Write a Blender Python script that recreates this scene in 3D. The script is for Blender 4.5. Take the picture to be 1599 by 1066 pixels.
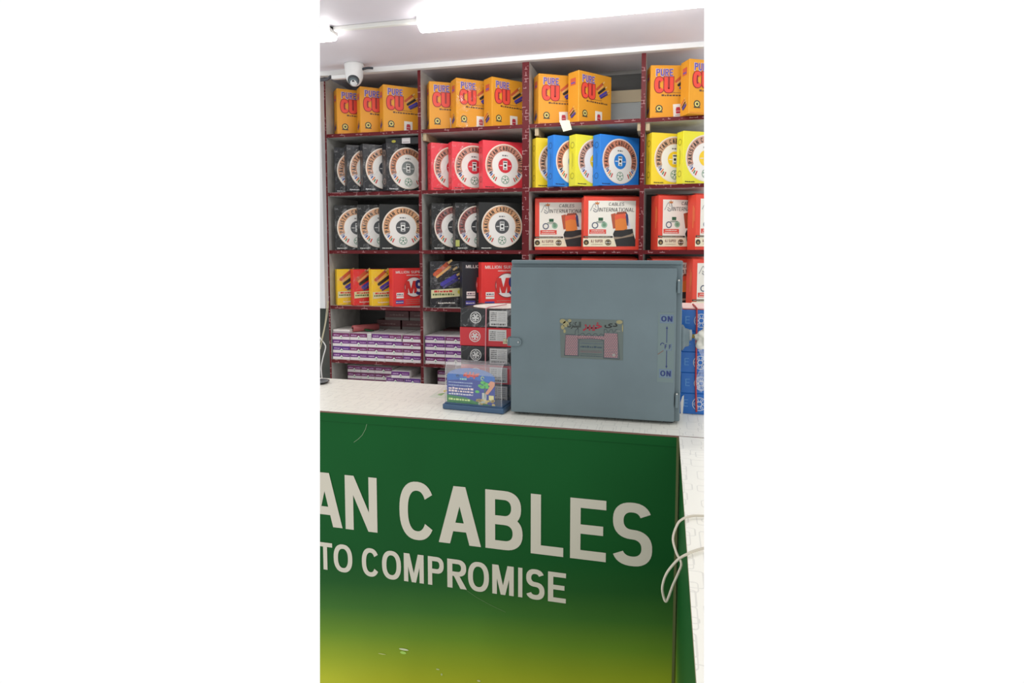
import bpy, bmesh, math, random
from mathutils import Vector, Matrix
random.seed(7)
C = bpy.context.scene.collection
SC = bpy.context.scene
for _o in list(bpy.data.objects): bpy.data.objects.remove(_o)
R = math.radians

# ------------------------------------------------------------------ camera
CAM = Vector((0, 0, 1.48)); YAW = 0.24463; PITCH = 0.07665; FPX = 960.0; CY = 465.2
cd = bpy.data.cameras.new('camera'); cam = bpy.data.objects.new('camera', cd); C.objects.link(cam)
cam.location = CAM; cam.rotation_euler = (math.pi/2 - PITCH, 0, YAW)
cd.sensor_width = 36; cd.sensor_fit = 'HORIZONTAL'; cd.lens = 36*FPX/1599
cd.shift_y = -(533 - CY)/1599; cd.clip_start = .02; cd.clip_end = 100
SC.camera = cam
# ------------------------------------------------------------------ light and colour
SC.view_settings.view_transform = 'Standard'; SC.view_settings.look = 'None'
SC.view_settings.exposure = 0.0; SC.view_settings.gamma = 1.0; SC.view_settings.use_curve_mapping = False
wd = bpy.data.worlds.new('world'); SC.world = wd; wd.use_nodes = True
wb = wd.node_tree.nodes['Background']; wb.inputs[0].default_value = (1, 1, 1, 1); wb.inputs[1].default_value = 1.01
LAMP = 20.0                                    # radiance of the two ceiling battens

# ------------------------------------------------------------------ measuring helpers (camera model -> places in the room)
_f = Vector((-math.sin(YAW)*math.cos(PITCH), math.cos(YAW)*math.cos(PITCH), -math.sin(PITCH)))
_r = Vector((math.cos(YAW), math.sin(YAW), 0)); _u = _r.cross(_f)
def ray(px, py): return _r*((px-799.5)/FPX) + _u*((CY-py)/FPX) + _f
def atY(px, py, Y): d = ray(px, py); return CAM + d*(Y/d.y)
def atZ(px, py, Z): d = ray(px, py); return CAM + d*((Z-CAM.z)/d.z)
def xat(px, Y, Z):
    """x of the point on the line (., Y, Z) seen in column px"""
    k = (px-799.5)/FPX; q = Vector((0, Y, Z-CAM.z))
    # (r.P)/(f.P) = k
    a = _r.x - k*_f.x; b = _r.dot(q) - k*_f.dot(q)
    return -b/a

# ------------------------------------------------------------------ materials
MATS = {}
def lin(c):
    c = c/255.0
    return c/12.92 if c <= .04045 else ((c+.055)/1.055)**2.4
def M(rgb, rough=.5, metal=0.0, name=None, spec=.5):
    key = (tuple(rgb), rough, metal, name)
    if key in MATS: return MATS[key]
    m = bpy.data.materials.new(name or 'paint_%d_%d_%d' % tuple(rgb)); m.use_nodes = True
    b = m.node_tree.nodes['Principled BSDF']
    b.inputs['Base Color'].default_value = (lin(rgb[0]), lin(rgb[1]), lin(rgb[2]), 1)
    b.inputs['Roughness'].default_value = rough; b.inputs['Metallic'].default_value = metal
    b.inputs['Specular IOR Level'].default_value = spec
    MATS[key] = m; return m
def nt(m): return m.node_tree.nodes, m.node_tree.links
def noisy(name, a, b, scale=6, rough=.5, bump=0, stretch=(1, 1, 1), detail=4, spec=.5):
    """two tones mixed by noise in object space"""
    m = M(a, rough, 0, name, spec); n, l = nt(m); p = n['Principled BSDF']
    tc = n.new('ShaderNodeTexCoord'); mp = n.new('ShaderNodeMapping'); mp.inputs['Scale'].default_value = stretch
    no = n.new('ShaderNodeTexNoise'); no.inputs['Scale'].default_value = scale; no.inputs['Detail'].default_value = detail
    rp = n.new('ShaderNodeValToRGB'); rp.color_ramp.elements[0].position = .35; rp.color_ramp.elements[1].position = .65
    rp.color_ramp.elements[0].color = (*[lin(c) for c in a], 1); rp.color_ramp.elements[1].color = (*[lin(c) for c in b], 1)
    l.new(tc.outputs['Object'], mp.inputs[0]); l.new(mp.outputs[0], no.inputs['Vector'])
    l.new(no.outputs['Fac'], rp.inputs[0]); l.new(rp.outputs[0], p.inputs['Base Color'])
    if bump:
        bp = n.new('ShaderNodeBump'); bp.inputs['Strength'].default_value = bump; bp.inputs['Distance'].default_value = .002
        l.new(no.outputs['Fac'], bp.inputs['Height']); l.new(bp.outputs[0], p.inputs['Normal'])
    return m
def emit(name, rgb, s):
    m = bpy.data.materials.new(name); m.use_nodes = True; n, l = nt(m)
    b = n['Principled BSDF']; b.inputs['Emission Color'].default_value = (*rgb, 1); b.inputs['Emission Strength'].default_value = s
    b.inputs['Base Color'].default_value = (.9, .9, .9, 1); return m
def math_node(n, l, op, a, b=None, c=None):
    x = n.new('ShaderNodeMath'); x.operation = op
    for i, v in enumerate((a, b, c)):
        if v is None: continue
        if isinstance(v, (int, float)): x.inputs[i].default_value = v
        else: l.new(v, x.inputs[i])
    return x.outputs[0]
def laminate_mat():
    """white laminate printed with faint rounded rectangle outlines of mixed sizes"""
    m = M((236, 234, 224), .35, 0, 'white_patterned_laminate'); n, l = nt(m); p = n['Principled BSDF']
    tc = n.new('ShaderNodeTexCoord'); lines = []
    for (sx, sy, ox, oy, lo, hi) in ((.062, .085, 0, 0, .16, .46), (.095, .058, .02, .013, .12, .47)):
        mp = n.new('ShaderNodeMapping'); mp.inputs['Scale'].default_value = (1/sx, 1/sy, 0); mp.inputs['Location'].default_value = (ox/sx, oy/sy, 0)
        l.new(tc.outputs['Object'], mp.inputs[0])
        fl = n.new('ShaderNodeVectorMath'); fl.operation = 'FLOOR'; l.new(mp.outputs[0], fl.inputs[0])
        fr = n.new('ShaderNodeVectorMath'); fr.operation = 'FRACTION'; l.new(mp.outputs[0], fr.inputs[0])
        wn = n.new('ShaderNodeTexWhiteNoise'); wn.noise_dimensions = '3D'; l.new(fl.outputs[0], wn.inputs['Vector'])
        sc = n.new('ShaderNodeSeparateColor'); l.new(wn.outputs['Color'], sc.inputs[0])
        sx_ = n.new('ShaderNodeSeparateXYZ'); l.new(fr.outputs[0], sx_.inputs[0])
        dx = math_node(n, l, 'ABSOLUTE', math_node(n, l, 'SUBTRACT', sx_.outputs[0], .5))
        dy = math_node(n, l, 'ABSOLUTE', math_node(n, l, 'SUBTRACT', sx_.outputs[1], .5))
        hx = math_node(n, l, 'MULTIPLY_ADD', sc.outputs[0], hi-lo, lo-.08); hy = math_node(n, l, 'MULTIPLY_ADD', sc.outputs[1], hi-lo, lo-.08)
        qx = math_node(n, l, 'MAXIMUM', math_node(n, l, 'SUBTRACT', dx, hx), 0); qy = math_node(n, l, 'MAXIMUM', math_node(n, l, 'SUBTRACT', dy, hy), 0)
        d = math_node(n, l, 'SQRT', math_node(n, l, 'ADD', math_node(n, l, 'MULTIPLY', qx, qx), math_node(n, l, 'MULTIPLY', qy, qy)))
        lines.append(math_node(n, l, 'LESS_THAN', math_node(n, l, 'ABSOLUTE', math_node(n, l, 'SUBTRACT', d, .08)), .016))
    tot = math_node(n, l, 'MULTIPLY', math_node(n, l, 'MAXIMUM', lines[0], lines[1]), .34)
    mx = n.new('ShaderNodeMix'); mx.data_type = 'RGBA'; l.new(tot, mx.inputs[0])
    mx.inputs[6].default_value = (lin(247), lin(245), lin(234), 1); mx.inputs[7].default_value = (lin(176), lin(174), lin(168), 1)
    l.new(mx.outputs[2], p.inputs['Base Color']); return m
def tape_mat():
    """maroon edging tape with thin irregular white brick lines"""
    m = M((104, 22, 32), .45, 0, 'maroon_edge_tape', .25); n, l = nt(m); p = n['Principled BSDF']
    tc = n.new('ShaderNodeTexCoord'); mp = n.new('ShaderNodeMapping'); mp.inputs['Rotation'].default_value = (R(90), 0, 0)
    l.new(tc.outputs['Object'], mp.inputs[0])
    br = n.new('ShaderNodeTexBrick'); br.inputs['Scale'].default_value = 24; br.inputs['Mortar Size'].default_value = .03
    br.inputs['Brick Width'].default_value = .75; br.inputs['Row Height'].default_value = .35
    l.new(mp.outputs[0], br.inputs['Vector'])
    no = n.new('ShaderNodeTexNoise'); no.inputs['Scale'].default_value = 30; l.new(mp.outputs[0], no.inputs['Vector'])
    k = math_node(n, l, 'MULTIPLY', br.outputs['Fac'], math_node(n, l, 'GREATER_THAN', no.outputs['Fac'], .56))
    k = math_node(n, l, 'MULTIPLY', k, .5)
    mx = n.new('ShaderNodeMix'); mx.data_type = 'RGBA'; l.new(k, mx.inputs[0])
    mx.inputs[6].default_value = (lin(92), lin(12), lin(20), 1); mx.inputs[7].default_value = (lin(214), lin(176), lin(176), 1)
    l.new(mx.outputs[2], p.inputs['Base Color']); return m
def green_mat():
    """printed vinyl: dark green running into yellow green towards the bottom"""
    m = M((28, 90, 48), .5, 0, 'green_printed_vinyl', .12); n, l = nt(m); p = n['Principled BSDF']
    tc = n.new('ShaderNodeTexCoord'); s = n.new('ShaderNodeSeparateXYZ'); l.new(tc.outputs['Object'], s.inputs[0])
    z = math_node(n, l, 'MULTIPLY_ADD', s.outputs[0], GRX, math_node(n, l, 'ADD', s.outputs[2], GRO))
    rp = n.new('ShaderNodeValToRGB'); l.new(z, rp.inputs[0]); cr = rp.color_ramp
    st = [(.12, (182, 188, 46)), (.20, (150, 168, 42)), (.29, (106, 142, 42)), (.38, (64, 112, 42)), (.47, (34, 90, 36)), (.56, (16, 84, 34)), (.95, (16, 88, 38))]
    cr.elements[0].position = st[0][0]; cr.elements[0].color = (*[lin(c) for c in st[0][1]], 1)
    cr.elements[1].position = st[-1][0]; cr.elements[1].color = (*[lin(c) for c in st[-1][1]], 1)
    for q, c in st[1:-1]:
        e = cr.elements.new(q); e.color = (*[lin(v) for v in c], 1)
    no = n.new('ShaderNodeTexNoise'); no.inputs['Scale'].default_value = 3; l.new(tc.outputs['Object'], no.inputs['Vector'])
    hs = n.new('ShaderNodeHueSaturation'); l.new(rp.outputs[0], hs.inputs['Color'])
    l.new(math_node(n, l, 'MULTIPLY_ADD', no.outputs['Fac'], .3, .85), hs.inputs['Value']); l.new(hs.outputs[0], p.inputs['Base Color'])
    return m
GRX, GRO = -.10, 0.0
def wrap_mat():
    """thin clinging plastic film: mostly clear, with crinkled glints"""
    m = bpy.data.materials.new('plastic_film'); m.use_nodes = True; n, l = nt(m)
    n.remove(n['Principled BSDF']); out = n['Material Output']
    t = n.new('ShaderNodeBsdfTransparent'); g = n.new('ShaderNodeBsdfGlossy'); g.inputs['Roughness'].default_value = .18
    tc = n.new('ShaderNodeTexCoord'); no = n.new('ShaderNodeTexNoise'); no.inputs['Scale'].default_value = 28; no.inputs['Detail'].default_value = 5
    no.inputs['Distortion'].default_value = 1.6
    l.new(tc.outputs['Object'], no.inputs['Vector'])
    bp = n.new('ShaderNodeBump'); bp.inputs['Strength'].default_value = .9; bp.inputs['Distance'].default_value = .01
    l.new(no.outputs['Fac'], bp.inputs['Height']); l.new(bp.outputs[0], g.inputs['Normal'])
    rp = n.new('ShaderNodeValToRGB'); rp.color_ramp.elements[0].position = .5; rp.color_ramp.elements[0].color = (.0, .0, .0, 1)
    rp.color_ramp.elements[1].position = .68; rp.color_ramp.elements[1].color = (.2, .2, .2, 1); l.new(no.outputs['Fac'], rp.inputs[0])
    mx = n.new('ShaderNodeMixShader'); l.new(rp.outputs[0], mx.inputs[0]); l.new(t.outputs[0], mx.inputs[1]); l.new(g.outputs[0], mx.inputs[2])
    l.new(mx.outputs[0], out.inputs['Surface']); return m
def clear_mat(name='clear_acrylic', fac=.12, tint=(1, 1, 1)):
    m = bpy.data.materials.new(name); m.use_nodes = True; n, l = nt(m)
    n.remove(n['Principled BSDF']); out = n['Material Output']
    t = n.new('ShaderNodeBsdfTransparent'); t.inputs[0].default_value = (*tint, 1)
    g = n.new('ShaderNodeBsdfGlossy'); g.inputs['Roughness'].default_value = .12
    d = n.new('ShaderNodeBsdfDiffuse'); d.inputs[0].default_value = (.8, .8, .8, 1)
    a = n.new('ShaderNodeMixShader'); a.inputs[0].default_value = .5; l.new(g.outputs[0], a.inputs[1]); l.new(d.outputs[0], a.inputs[2])
    mx = n.new('ShaderNodeMixShader'); mx.inputs[0].default_value = fac; l.new(t.outputs[0], mx.inputs[1]); l.new(a.outputs[0], mx.inputs[2])
    l.new(mx.outputs[0], out.inputs['Surface']); return m

TAPE = tape_mat(); LAM = laminate_mat(); GREEN = green_mat(); WRAP = wrap_mat(); CLEAR = clear_mat(fac=.09)
BOARD = noisy('shelf_laminate', (186, 184, 178), (170, 168, 162), 20, .5)
BACKP = noisy('shelf_back_shaded', (54, 54, 52), (68, 68, 66), 3, .6, stretch=(1, 1, 4))  # shade inside the bays is put into this dark board colour
GREYM = noisy('grey_blue_enamel', (110, 126, 131), (104, 119, 124), 5, .45, spec=.3)
WHITE = M((228, 226, 222), .5); BLACK = M((26, 27, 29), .45); CREAM = M((226, 216, 192), .5)
INK = M((30, 28, 30), .5)

# ------------------------------------------------------------------ mesh builder
class MB:
    def __init__(s): s.v = []; s.f = []; s.mi = []; s.mats = []; s.sm = []
    def m(s, mat):
        if mat not in s.mats: s.mats.append(mat)
        return s.mats.index(mat)
    def add(s, verts, faces, mat, smooth=False):
        o = len(s.v); i = s.m(mat); s.v += [tuple(v) for v in verts]
        for f in faces: s.f.append([o+k for k in f]); s.mi.append(i); s.sm.append(smooth)
    def box(s, x0, y0, z0, x1, y1, z1, mat, bev=0, seg=2, mats=None):
        if bev:
            bm = bmesh.new(); bmesh.ops.create_cube(bm, size=1)
            for v in bm.verts: v.co = Vector((x0+(v.co.x+.5)*(x1-x0), y0+(v.co.y+.5)*(y1-y0), z0+(v.co.z+.5)*(z1-z0)))
            bmesh.ops.bevel(bm, geom=bm.edges[:], offset=bev, segments=seg, profile=.5, affect='EDGES')
            s.bm(bm, mat); return
        vs = [(x0, y0, z0), (x1, y0, z0), (x1, y1, z0), (x0, y1, z0), (x0, y0, z1), (x1, y0, z1), (x1, y1, z1), (x0, y1, z1)]
        fs = [(0, 3, 2, 1), (4, 5, 6, 7), (0, 1, 5, 4), (2, 3, 7, 6), (0, 4, 7, 3), (1, 2, 6, 5)]   # bottom top front back left right
        for k, f in enumerate(fs): s.add([vs[i] for i in f], [(0, 1, 2, 3)], (mats or {}).get('BTFKLR'[k], mat))
    def bm(s, bm, mat, smooth=False):
        bm.verts.index_update(); s.add([v.co.copy() for v in bm.verts], [[v.index for v in f.verts] for f in bm.faces], mat, smooth); bm.free()
    def prism(s, pts, y0, y1, mat, plane='XZ'):
        """outline extruded from y0 to y1"""
        n = len(pts)
        P = (lambda a, b, t: (a, t, b)) if plane == 'XZ' else ((lambda a, b, t: (a, b, t)) if plane == 'XY' else (lambda a, b, t: (t, a, b)))
        s.add([P(a, b, y0) for a, b in pts]+[P(a, b, y1) for a, b in pts],
              [list(range(n)), list(range(2*n-1, n-1, -1))]+[(i, i+n, (i+1) % n+n, (i+1) % n) for i in range(n)], mat)
    def cyl(s, a, b, r0, r1, mat, n=20, smooth=True, caps=True):
        a = Vector(a); b = Vector(b); ax = (b-a).normalized(); t = Vector((0, 0, 1)) if abs(ax.z) < .9 else Vector((1, 0, 0))
        u = ax.cross(t).normalized(); w = ax.cross(u)
        ring = lambda c, r: [c+(u*math.cos(2*math.pi*i/n)+w*math.sin(2*math.pi*i/n))*r for i in range(n)]
        s.add(ring(a, r0)+ring(b, r1), [(i, (i+1) % n, n+(i+1) % n, n+i) for i in range(n)], mat, smooth)
        if caps: s.add(ring(a, r0), [list(range(n-1, -1, -1))], mat); s.add(ring(b, r1), [list(range(n))], mat)
    def tube(s, pts, r, mat, n=8, sub=6):
        pts = [Vector(p) for p in pts]; P = []
        for i in range(len(pts)-1):
            p0 = pts[max(i-1, 0)]; p1 = pts[i]; p2 = pts[i+1]; p3 = pts[min(i+2, len(pts)-1)]
            for k in range(sub):
                t = k/sub; P.append(.5*((2*p1)+(p2-p0)*t+(2*p0-5*p1+4*p2-p3)*t*t+(3*p1-p0-3*p2+p3)*t**3))
        P.append(pts[-1]); vs = []; up = Vector((.3, .2, 1)).normalized()
        for i, p in enumerate(P):
            d = (P[min(i+1, len(P)-1)]-P[max(i-1, 0)]).normalized(); u = (up-d*up.dot(d)).normalized(); w = d.cross(u); up = u
            vs += [p+(u*math.cos(2*math.pi*k/n)+w*math.sin(2*math.pi*k/n))*r for k in range(n)]
        fs = [(i*n+k, i*n+(k+1) % n, (i+1)*n+(k+1) % n, (i+1)*n+k) for i in range(len(P)-1) for k in range(n)]
        fs += [list(range(n-1, -1, -1)), list(range((len(P)-1)*n, len(P)*n))]
        s.add(vs, fs, mat, True)
    def lathe(s, prof, mat, n=28, axis='Z', c=(0, 0, 0), smooth=True):
        vs = []
        for r, h in prof:
            for k in range(n):
                a = 2*math.pi*k/n; x, y = r*math.cos(a), r*math.sin(a)
                vs.append((c[0]+x, c[1]+y, c[2]+h) if axis == 'Z' else ((c[0]+h, c[1]+x, c[2]+y) if axis == 'X' else (c[0]+x, c[1]+h, c[2]+y)))
        s.add(vs, [(i*n+k, i*n+(k+1) % n, (i+1)*n+(k+1) % n, (i+1)*n+k) for i in range(len(prof)-1) for k in range(n)], mat, smooth)
    def build(s, name, parent=None, loc=None, rz=0):
        me = bpy.data.meshes.new(name); me.from_pydata(s.v, [], s.f)
        for m in s.mats: me.materials.append(m)
        for p, i, q in zip(me.polygons, s.mi, s.sm): p.material_index = i; p.use_smooth = q
        me.update(); o = bpy.data.objects.new(name, me); C.objects.link(o)
        if parent: o.parent = parent
        if loc is not None: o.location = loc
        o.rotation_euler.z = rz; return o
def empty(name, loc=(0, 0, 0), rz=0):
    o = bpy.data.objects.new(name, None); C.objects.link(o); o.location = loc; o.rotation_euler.z = rz; o.empty_display_size = .1; return o
def tag(o, label=None, cat=None, group=None, kind=None):
    if label: o['label'] = label
    if cat: o['category'] = cat
    if group: o['group'] = group
    if kind: o['kind'] = kind
    return o

# ------------------------------------------------------------------ printing: flat shapes laid on a face of a mesh
GL = {}; LIFT = {}
def stroke_letter(ch, t):
    """a plain heavy sans capital of height 1 as flat pieces; returns pieces and width"""
    P = []; RG = []; w = {'I': t, 'M': .80, 'O': .74, 'C': .70, 'N': .66, 'A': .70, 'L': .54, 'E': .58, 'F': .56, 'T': .62, 'J': .5, 'K': .66}.get(ch, .64)
    def rc(a, b, c, d): P.append([(a, b), (c, b), (c, d), (a, d)])
    def ring(cx, cy, rx, ry, a0, a1, n=18):
        pt = lambda r_x, r_y, a: (cx+r_x*math.copysign(abs(math.cos(a))**.85, math.cos(a)), cy+r_y*math.copysign(abs(math.sin(a))**.85, math.sin(a)))
        for i in range(n):
            a = R(a0+(a1-a0)*i/n); b = R(a0+(a1-a0)*(i+1)/n); th = t*.9
            P.append([pt(rx-t, ry-th, a), pt(rx, ry, a), pt(rx, ry, b), pt(rx-t, ry-th, b)])
            RG.append((len(P)-1, (cx, cy, rx)))
    h = t*.9
    if ch in 'ILEFPRBDNMKT' and ch != 'T': rc(0, 0, t, 1)
    if ch in 'LE': rc(t, 0, w, h)
    if ch in 'EF': rc(t, 1-h, w, 1); rc(t, .5-h/2, w*.92, .5+h/2)
    if ch == 'T': rc(0, 1-h, w, 1); rc(w/2-t/2, 0, w/2+t/2, 1-h)
    if ch == 'A':
        k = t*.58; P.append([(0, 0), (t*1.12, 0), (w/2+k*.85, 1), (w/2-k, 1)]); P.append([(w-t*1.12, 0), (w, 0), (w/2+k, 1), (w/2-k*.85, 1)]); rc(w*.22, .22, w*.78, .22+h)
    if ch == 'N': rc(w-t, 0, w, 1); P.append([(w-t*1.1, 0), (w-t*.02, 0), (t*1.1, 1), (t*.02, 1)])
    if ch == 'M': rc(w-t, 0, w, 1); P.append([(w/2-t*.5, 0), (w/2+t*.45, 0), (t*1.35, 1), (t*.3, 1)]); P.append([(w/2-t*.45, 0), (w/2+t*.5, 0), (w-t*.3, 1), (w-t*1.35, 1)])
    if ch == 'K': P.append([(t*.9, .30), (t*.9, .54), (w-t*1.25, 1), (w, 1)]); P.append([(w-t*1.25, 0), (w, 0), (t+.16, .66), (t+.02, .48)])
    if ch == 'O': ring(w/2, .5, w/2, .5, 0, 360, 36)
    if ch == 'C': ring(w/2, .5, w/2, .5, 33, 327, 32)
    if ch == 'U': rc(0, .3, t, 1); rc(w-t, .3, w, 1); ring(w/2, .3, w/2, .3, 180, 360)
    if ch == 'J': rc(w-t, .3, w, 1); ring(w/2, .3, w/2, .3, 195, 360)
    if ch == 'D': rc(t, 0, w*.42, h); rc(t, 1-h, w*.42, 1); ring(w*.42, .5, w*.58, .5, -90, 90)
    if ch in 'PR':
        y = .42; rc(t, y, w*.55, y+h); rc(t, 1-h, w*.55, 1); ring(w*.55, (1+y)/2, w*.45, (1-y)/2, -90, 90)
    if ch == 'R': P.append([(w-t*1.15, 0), (w+.02, 0), (w*.62, .46), (w*.32, .46)])
    if ch == 'B':
        y = .5-h/2; rc(t, y, w*.52, y+h); rc(w*.5, y+.01, w*.85, y+h-.01); rc(t, 1-h, w*.52, 1); rc(t, 0, w*.52, h); ring(w*.50, (1+y)/2, w*.46, (1-y)/2, -90, 90); ring(w*.52, (y+h)/2, w*.48, (y+h)/2, -90, 90)
    if ch == 'S':
        q = (.5+h/2)/2; ring(w/2, 1-q, w/2*.96, q, 22, 270, 24); ring(w/2, q, w/2, q, -158, 90, 24)
    own = dict(RG); keys = []; gi = []
    for i in range(len(P)):
        k = own.get(i, ('p', i))
        if k not in keys: keys.append(k)
        gi.append(keys.index(k))
    return P, w, gi
OWN = set('ABCDEFIJKLMNOPRSTU ')
def glyphs(txt, bold=.0):
    k = (txt, bold)
    if k not in GL and set(txt) <= OWN:
        t = .115+bold*1.6; v = []; f = []; x = 0; fl = []
        for ch in txt:
            if ch == ' ': x += .34; continue
            P, w, gi = stroke_letter(ch, t)
            for p, q_ in zip(P, gi): fl.append(q_); f.append(list(range(len(v), len(v)+len(p)))); v += [(x+a*.72, b*.72) for a, b in p]
            x += w*.72+.095
        GL[k] = (v, f, (0, 0, x-.095, .72)); LIFT[k] = fl
    if k not in GL:
        c = bpy.data.curves.new('t', 'FONT'); c.body = txt; c.size = 1; c.offset = bold; c.resolution_u = 2
        c.space_character = 1+bold*1.2
        o = bpy.data.objects.new('t', c); m = o.to_mesh()
        v = [(q.co.x, q.co.y) for q in m.vertices]; f = [list(p.vertices) for p in m.polygons]
        o.to_mesh_clear(); bpy.data.objects.remove(o); bpy.data.curves.remove(c)
        if v: bb = (min(a for a, b in v), min(b for a, b in v), max(a for a, b in v), max(b for a, b in v))
        else: bb = (0, 0, .3, .7)
        GL[k] = (v, f, bb)
    return GL[k]
class Art:
    """frame: origin o, right u, up w, outward n"""
    def __init__(s, mb, o, u, w, eps=.00045):
        s.mb = mb; s.o = Vector(o); s.u = Vector(u); s.w = Vector(w); s.n = s.u.cross(s.w); s.e = eps
    def P(s, a, b, l): return s.o+s.u*a+s.w*b+s.n*(s.e*l)
    def poly(s, pts, mat, l=1): s.mb.add([s.P(a, b, l) for a, b in pts], [list(range(len(pts)))], mat)
    def rect(s, a0, b0, a1, b1, mat, l=1): s.poly([(a0, b0), (a1, b0), (a1, b1), (a0, b1)], mat, l)
    def disc(s, a, b, r, mat, l=1, n=28, ry=None):
        s.poly([(a+r*math.cos(2*math.pi*i/n), b+(ry or r)*math.sin(2*math.pi*i/n)) for i in range(n)], mat, l)
    def arc(s, a, b, r0, r1, t0, t1, mat, l=1, n=24):
        vs = []
        for i in range(n+1):
            t = R(t0+(t1-t0)*i/n)
            for r in (r0, r1): vs.append(s.P(a+r*math.cos(t), b+r*math.sin(t), l))
        s.mb.add(vs, [(2*i, 2*i+1, 2*i+3, 2*i+2) if t1 < t0 else (2*i, 2*i+2, 2*i+3, 2*i+1)[::-1] for i in range(n)], mat)
    def line(s, p, q, w, mat, l=1):
        p = Vector((*p, 0)); q = Vector((*q, 0)); d = (q-p).normalized()*w/2; nn = Vector((-d.y, d.x, 0))
        s.poly([((p-nn).x, (p-nn).y), ((q-nn).x, (q-nn).y), ((q+nn).x, (q+nn).y), ((p+nn).x, (p+nn).y)], mat, l)
    def path(s, pts, w, mat, l=1):
        for p, q in zip(pts, pts[1:]): s.line(p, q, w, mat, l)
    def text(s, t, a0, b0, a1, b1, mat, l=1, bold=.02, shear=0, cap=True):
        v, f, bb = glyphs(t, bold); fl = LIFT.get((t, bold), [0]*len(f))
        y0, y1 = bb[1], bb[3]
        kx = (a1-a0)/(bb[2]-bb[0]); ky = (b1-b0)/(y1-y0)
        lift = {}
        for n_, q in enumerate(f):
            for i in q: lift[i] = fl[n_]*.12
        s.mb.add([s.P(a0+(x-bb[0])*kx+shear*(y-y0)*ky, b0+(y-y0)*ky, l+lift.get(i, 0)) for i, (x, y) in enumerate(v)], f, mat)
    def arctext(s, t, a, b, r, h, t0, t1, mat, l=1, bold=.03):
        """letters stand on the circle of radius r, from angle t0 (left) to t1"""
        adv = []
        for ch in t: adv.append(.38 if ch == ' ' else glyphs(ch, bold)[2][2]-glyphs(ch, bold)[2][0]+.14)
        tot = sum(adv); cum = 0
        for ch, ad in zip(t, adv):
            th = R(t0+(t1-t0)*(cum+ad/2)/tot); cum += ad
            if ch == ' ': continue
            v, f, bb = glyphs(ch, bold); fl = LIFT.get((ch, bold), [0]*len(f)); k = h/.74; kx = abs(R(t1-t0))*r/tot*1.0
            cx = (bb[0]+bb[2])/2
            er = (math.cos(th), math.sin(th)); et = (math.sin(th), -math.cos(th))
            lift = {}
            for n_, q in enumerate(f):
                for i in q: lift[i] = fl[n_]*.12
            s.mb.add([s.P(a+er[0]*(r+y*k)+et[0]*(x-cx)*kx, b+er[1]*(r+y*k)+et[1]*(x-cx)*kx, l+lift.get(i, 0)) for i, (x, y) in enumerate(v)], f, mat)
    def scrib(s, a0, b0, a1, h, mat, l=1, dens=9, seed=1):
        """a line of tiny unreadable print: short broken marks"""
        rnd = random.Random(seed); a = a0
        while a < a1:
            w = min(h*rnd.uniform(.5, 1.6), a1-a); k = rnd.uniform(.65, 1)
            s.rect(a, b0, a+w, b0+h*k, mat, l); a += w+h*rnd.uniform(.2, .45)

def face_front(mb): return Art(mb, (0, 0, 0), (1, 0, 0), (0, 0, 1))
def face_left(mb, D): return Art(mb, (0, D, 0), (0, -1, 0), (0, 0, 1))
def face_right(mb, W): return Art(mb, (W, 0, 0), (0, 1, 0), (0, 0, 1))
def face_top(mb, H): return Art(mb, (0, 0, H), (1, 0, 0), (0, 1, 0))

# ------------------------------------------------------------------ printed designs
def cable_bunch(A, a, b, s, l=2, third=(70, 60, 160)):
    """three cut cable ends fanned out"""
    for k, (c, dx, dy, ang) in enumerate((((196, 84, 44), -.12, .34, 40), ((226, 170, 96), -.02, .20, 38), ((40, 36, 34), .10, .04, 35), (third, .26, -.20, 31), ((58, 50, 120), .34, -.36, 29))):
        ca, sa = math.cos(R(ang)), math.sin(R(ang)); x, y = a+dx*s, b+dy*s; w = .19*s if k not in (1, 4) else .11*s
        L0 = (x-ca*.58*s, y-sa*.58*s); L1 = (x+ca*.22*s, y+sa*.22*s)
        A.line(L0, L1, w, M(c), l+k); A.disc(L0[0], L0[1], w*.5, M(c), l+k+.3, 12); A.disc(L1[0], L1[1], w*.46, M(tuple(int(v*.72) for v in c)), l+k+.6, 12)
        if k != 1: A.line(L1, (x+ca*.46*s, y+sa*.46*s), w*.5, M((222, 184, 116)), l+k+.8)
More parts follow.
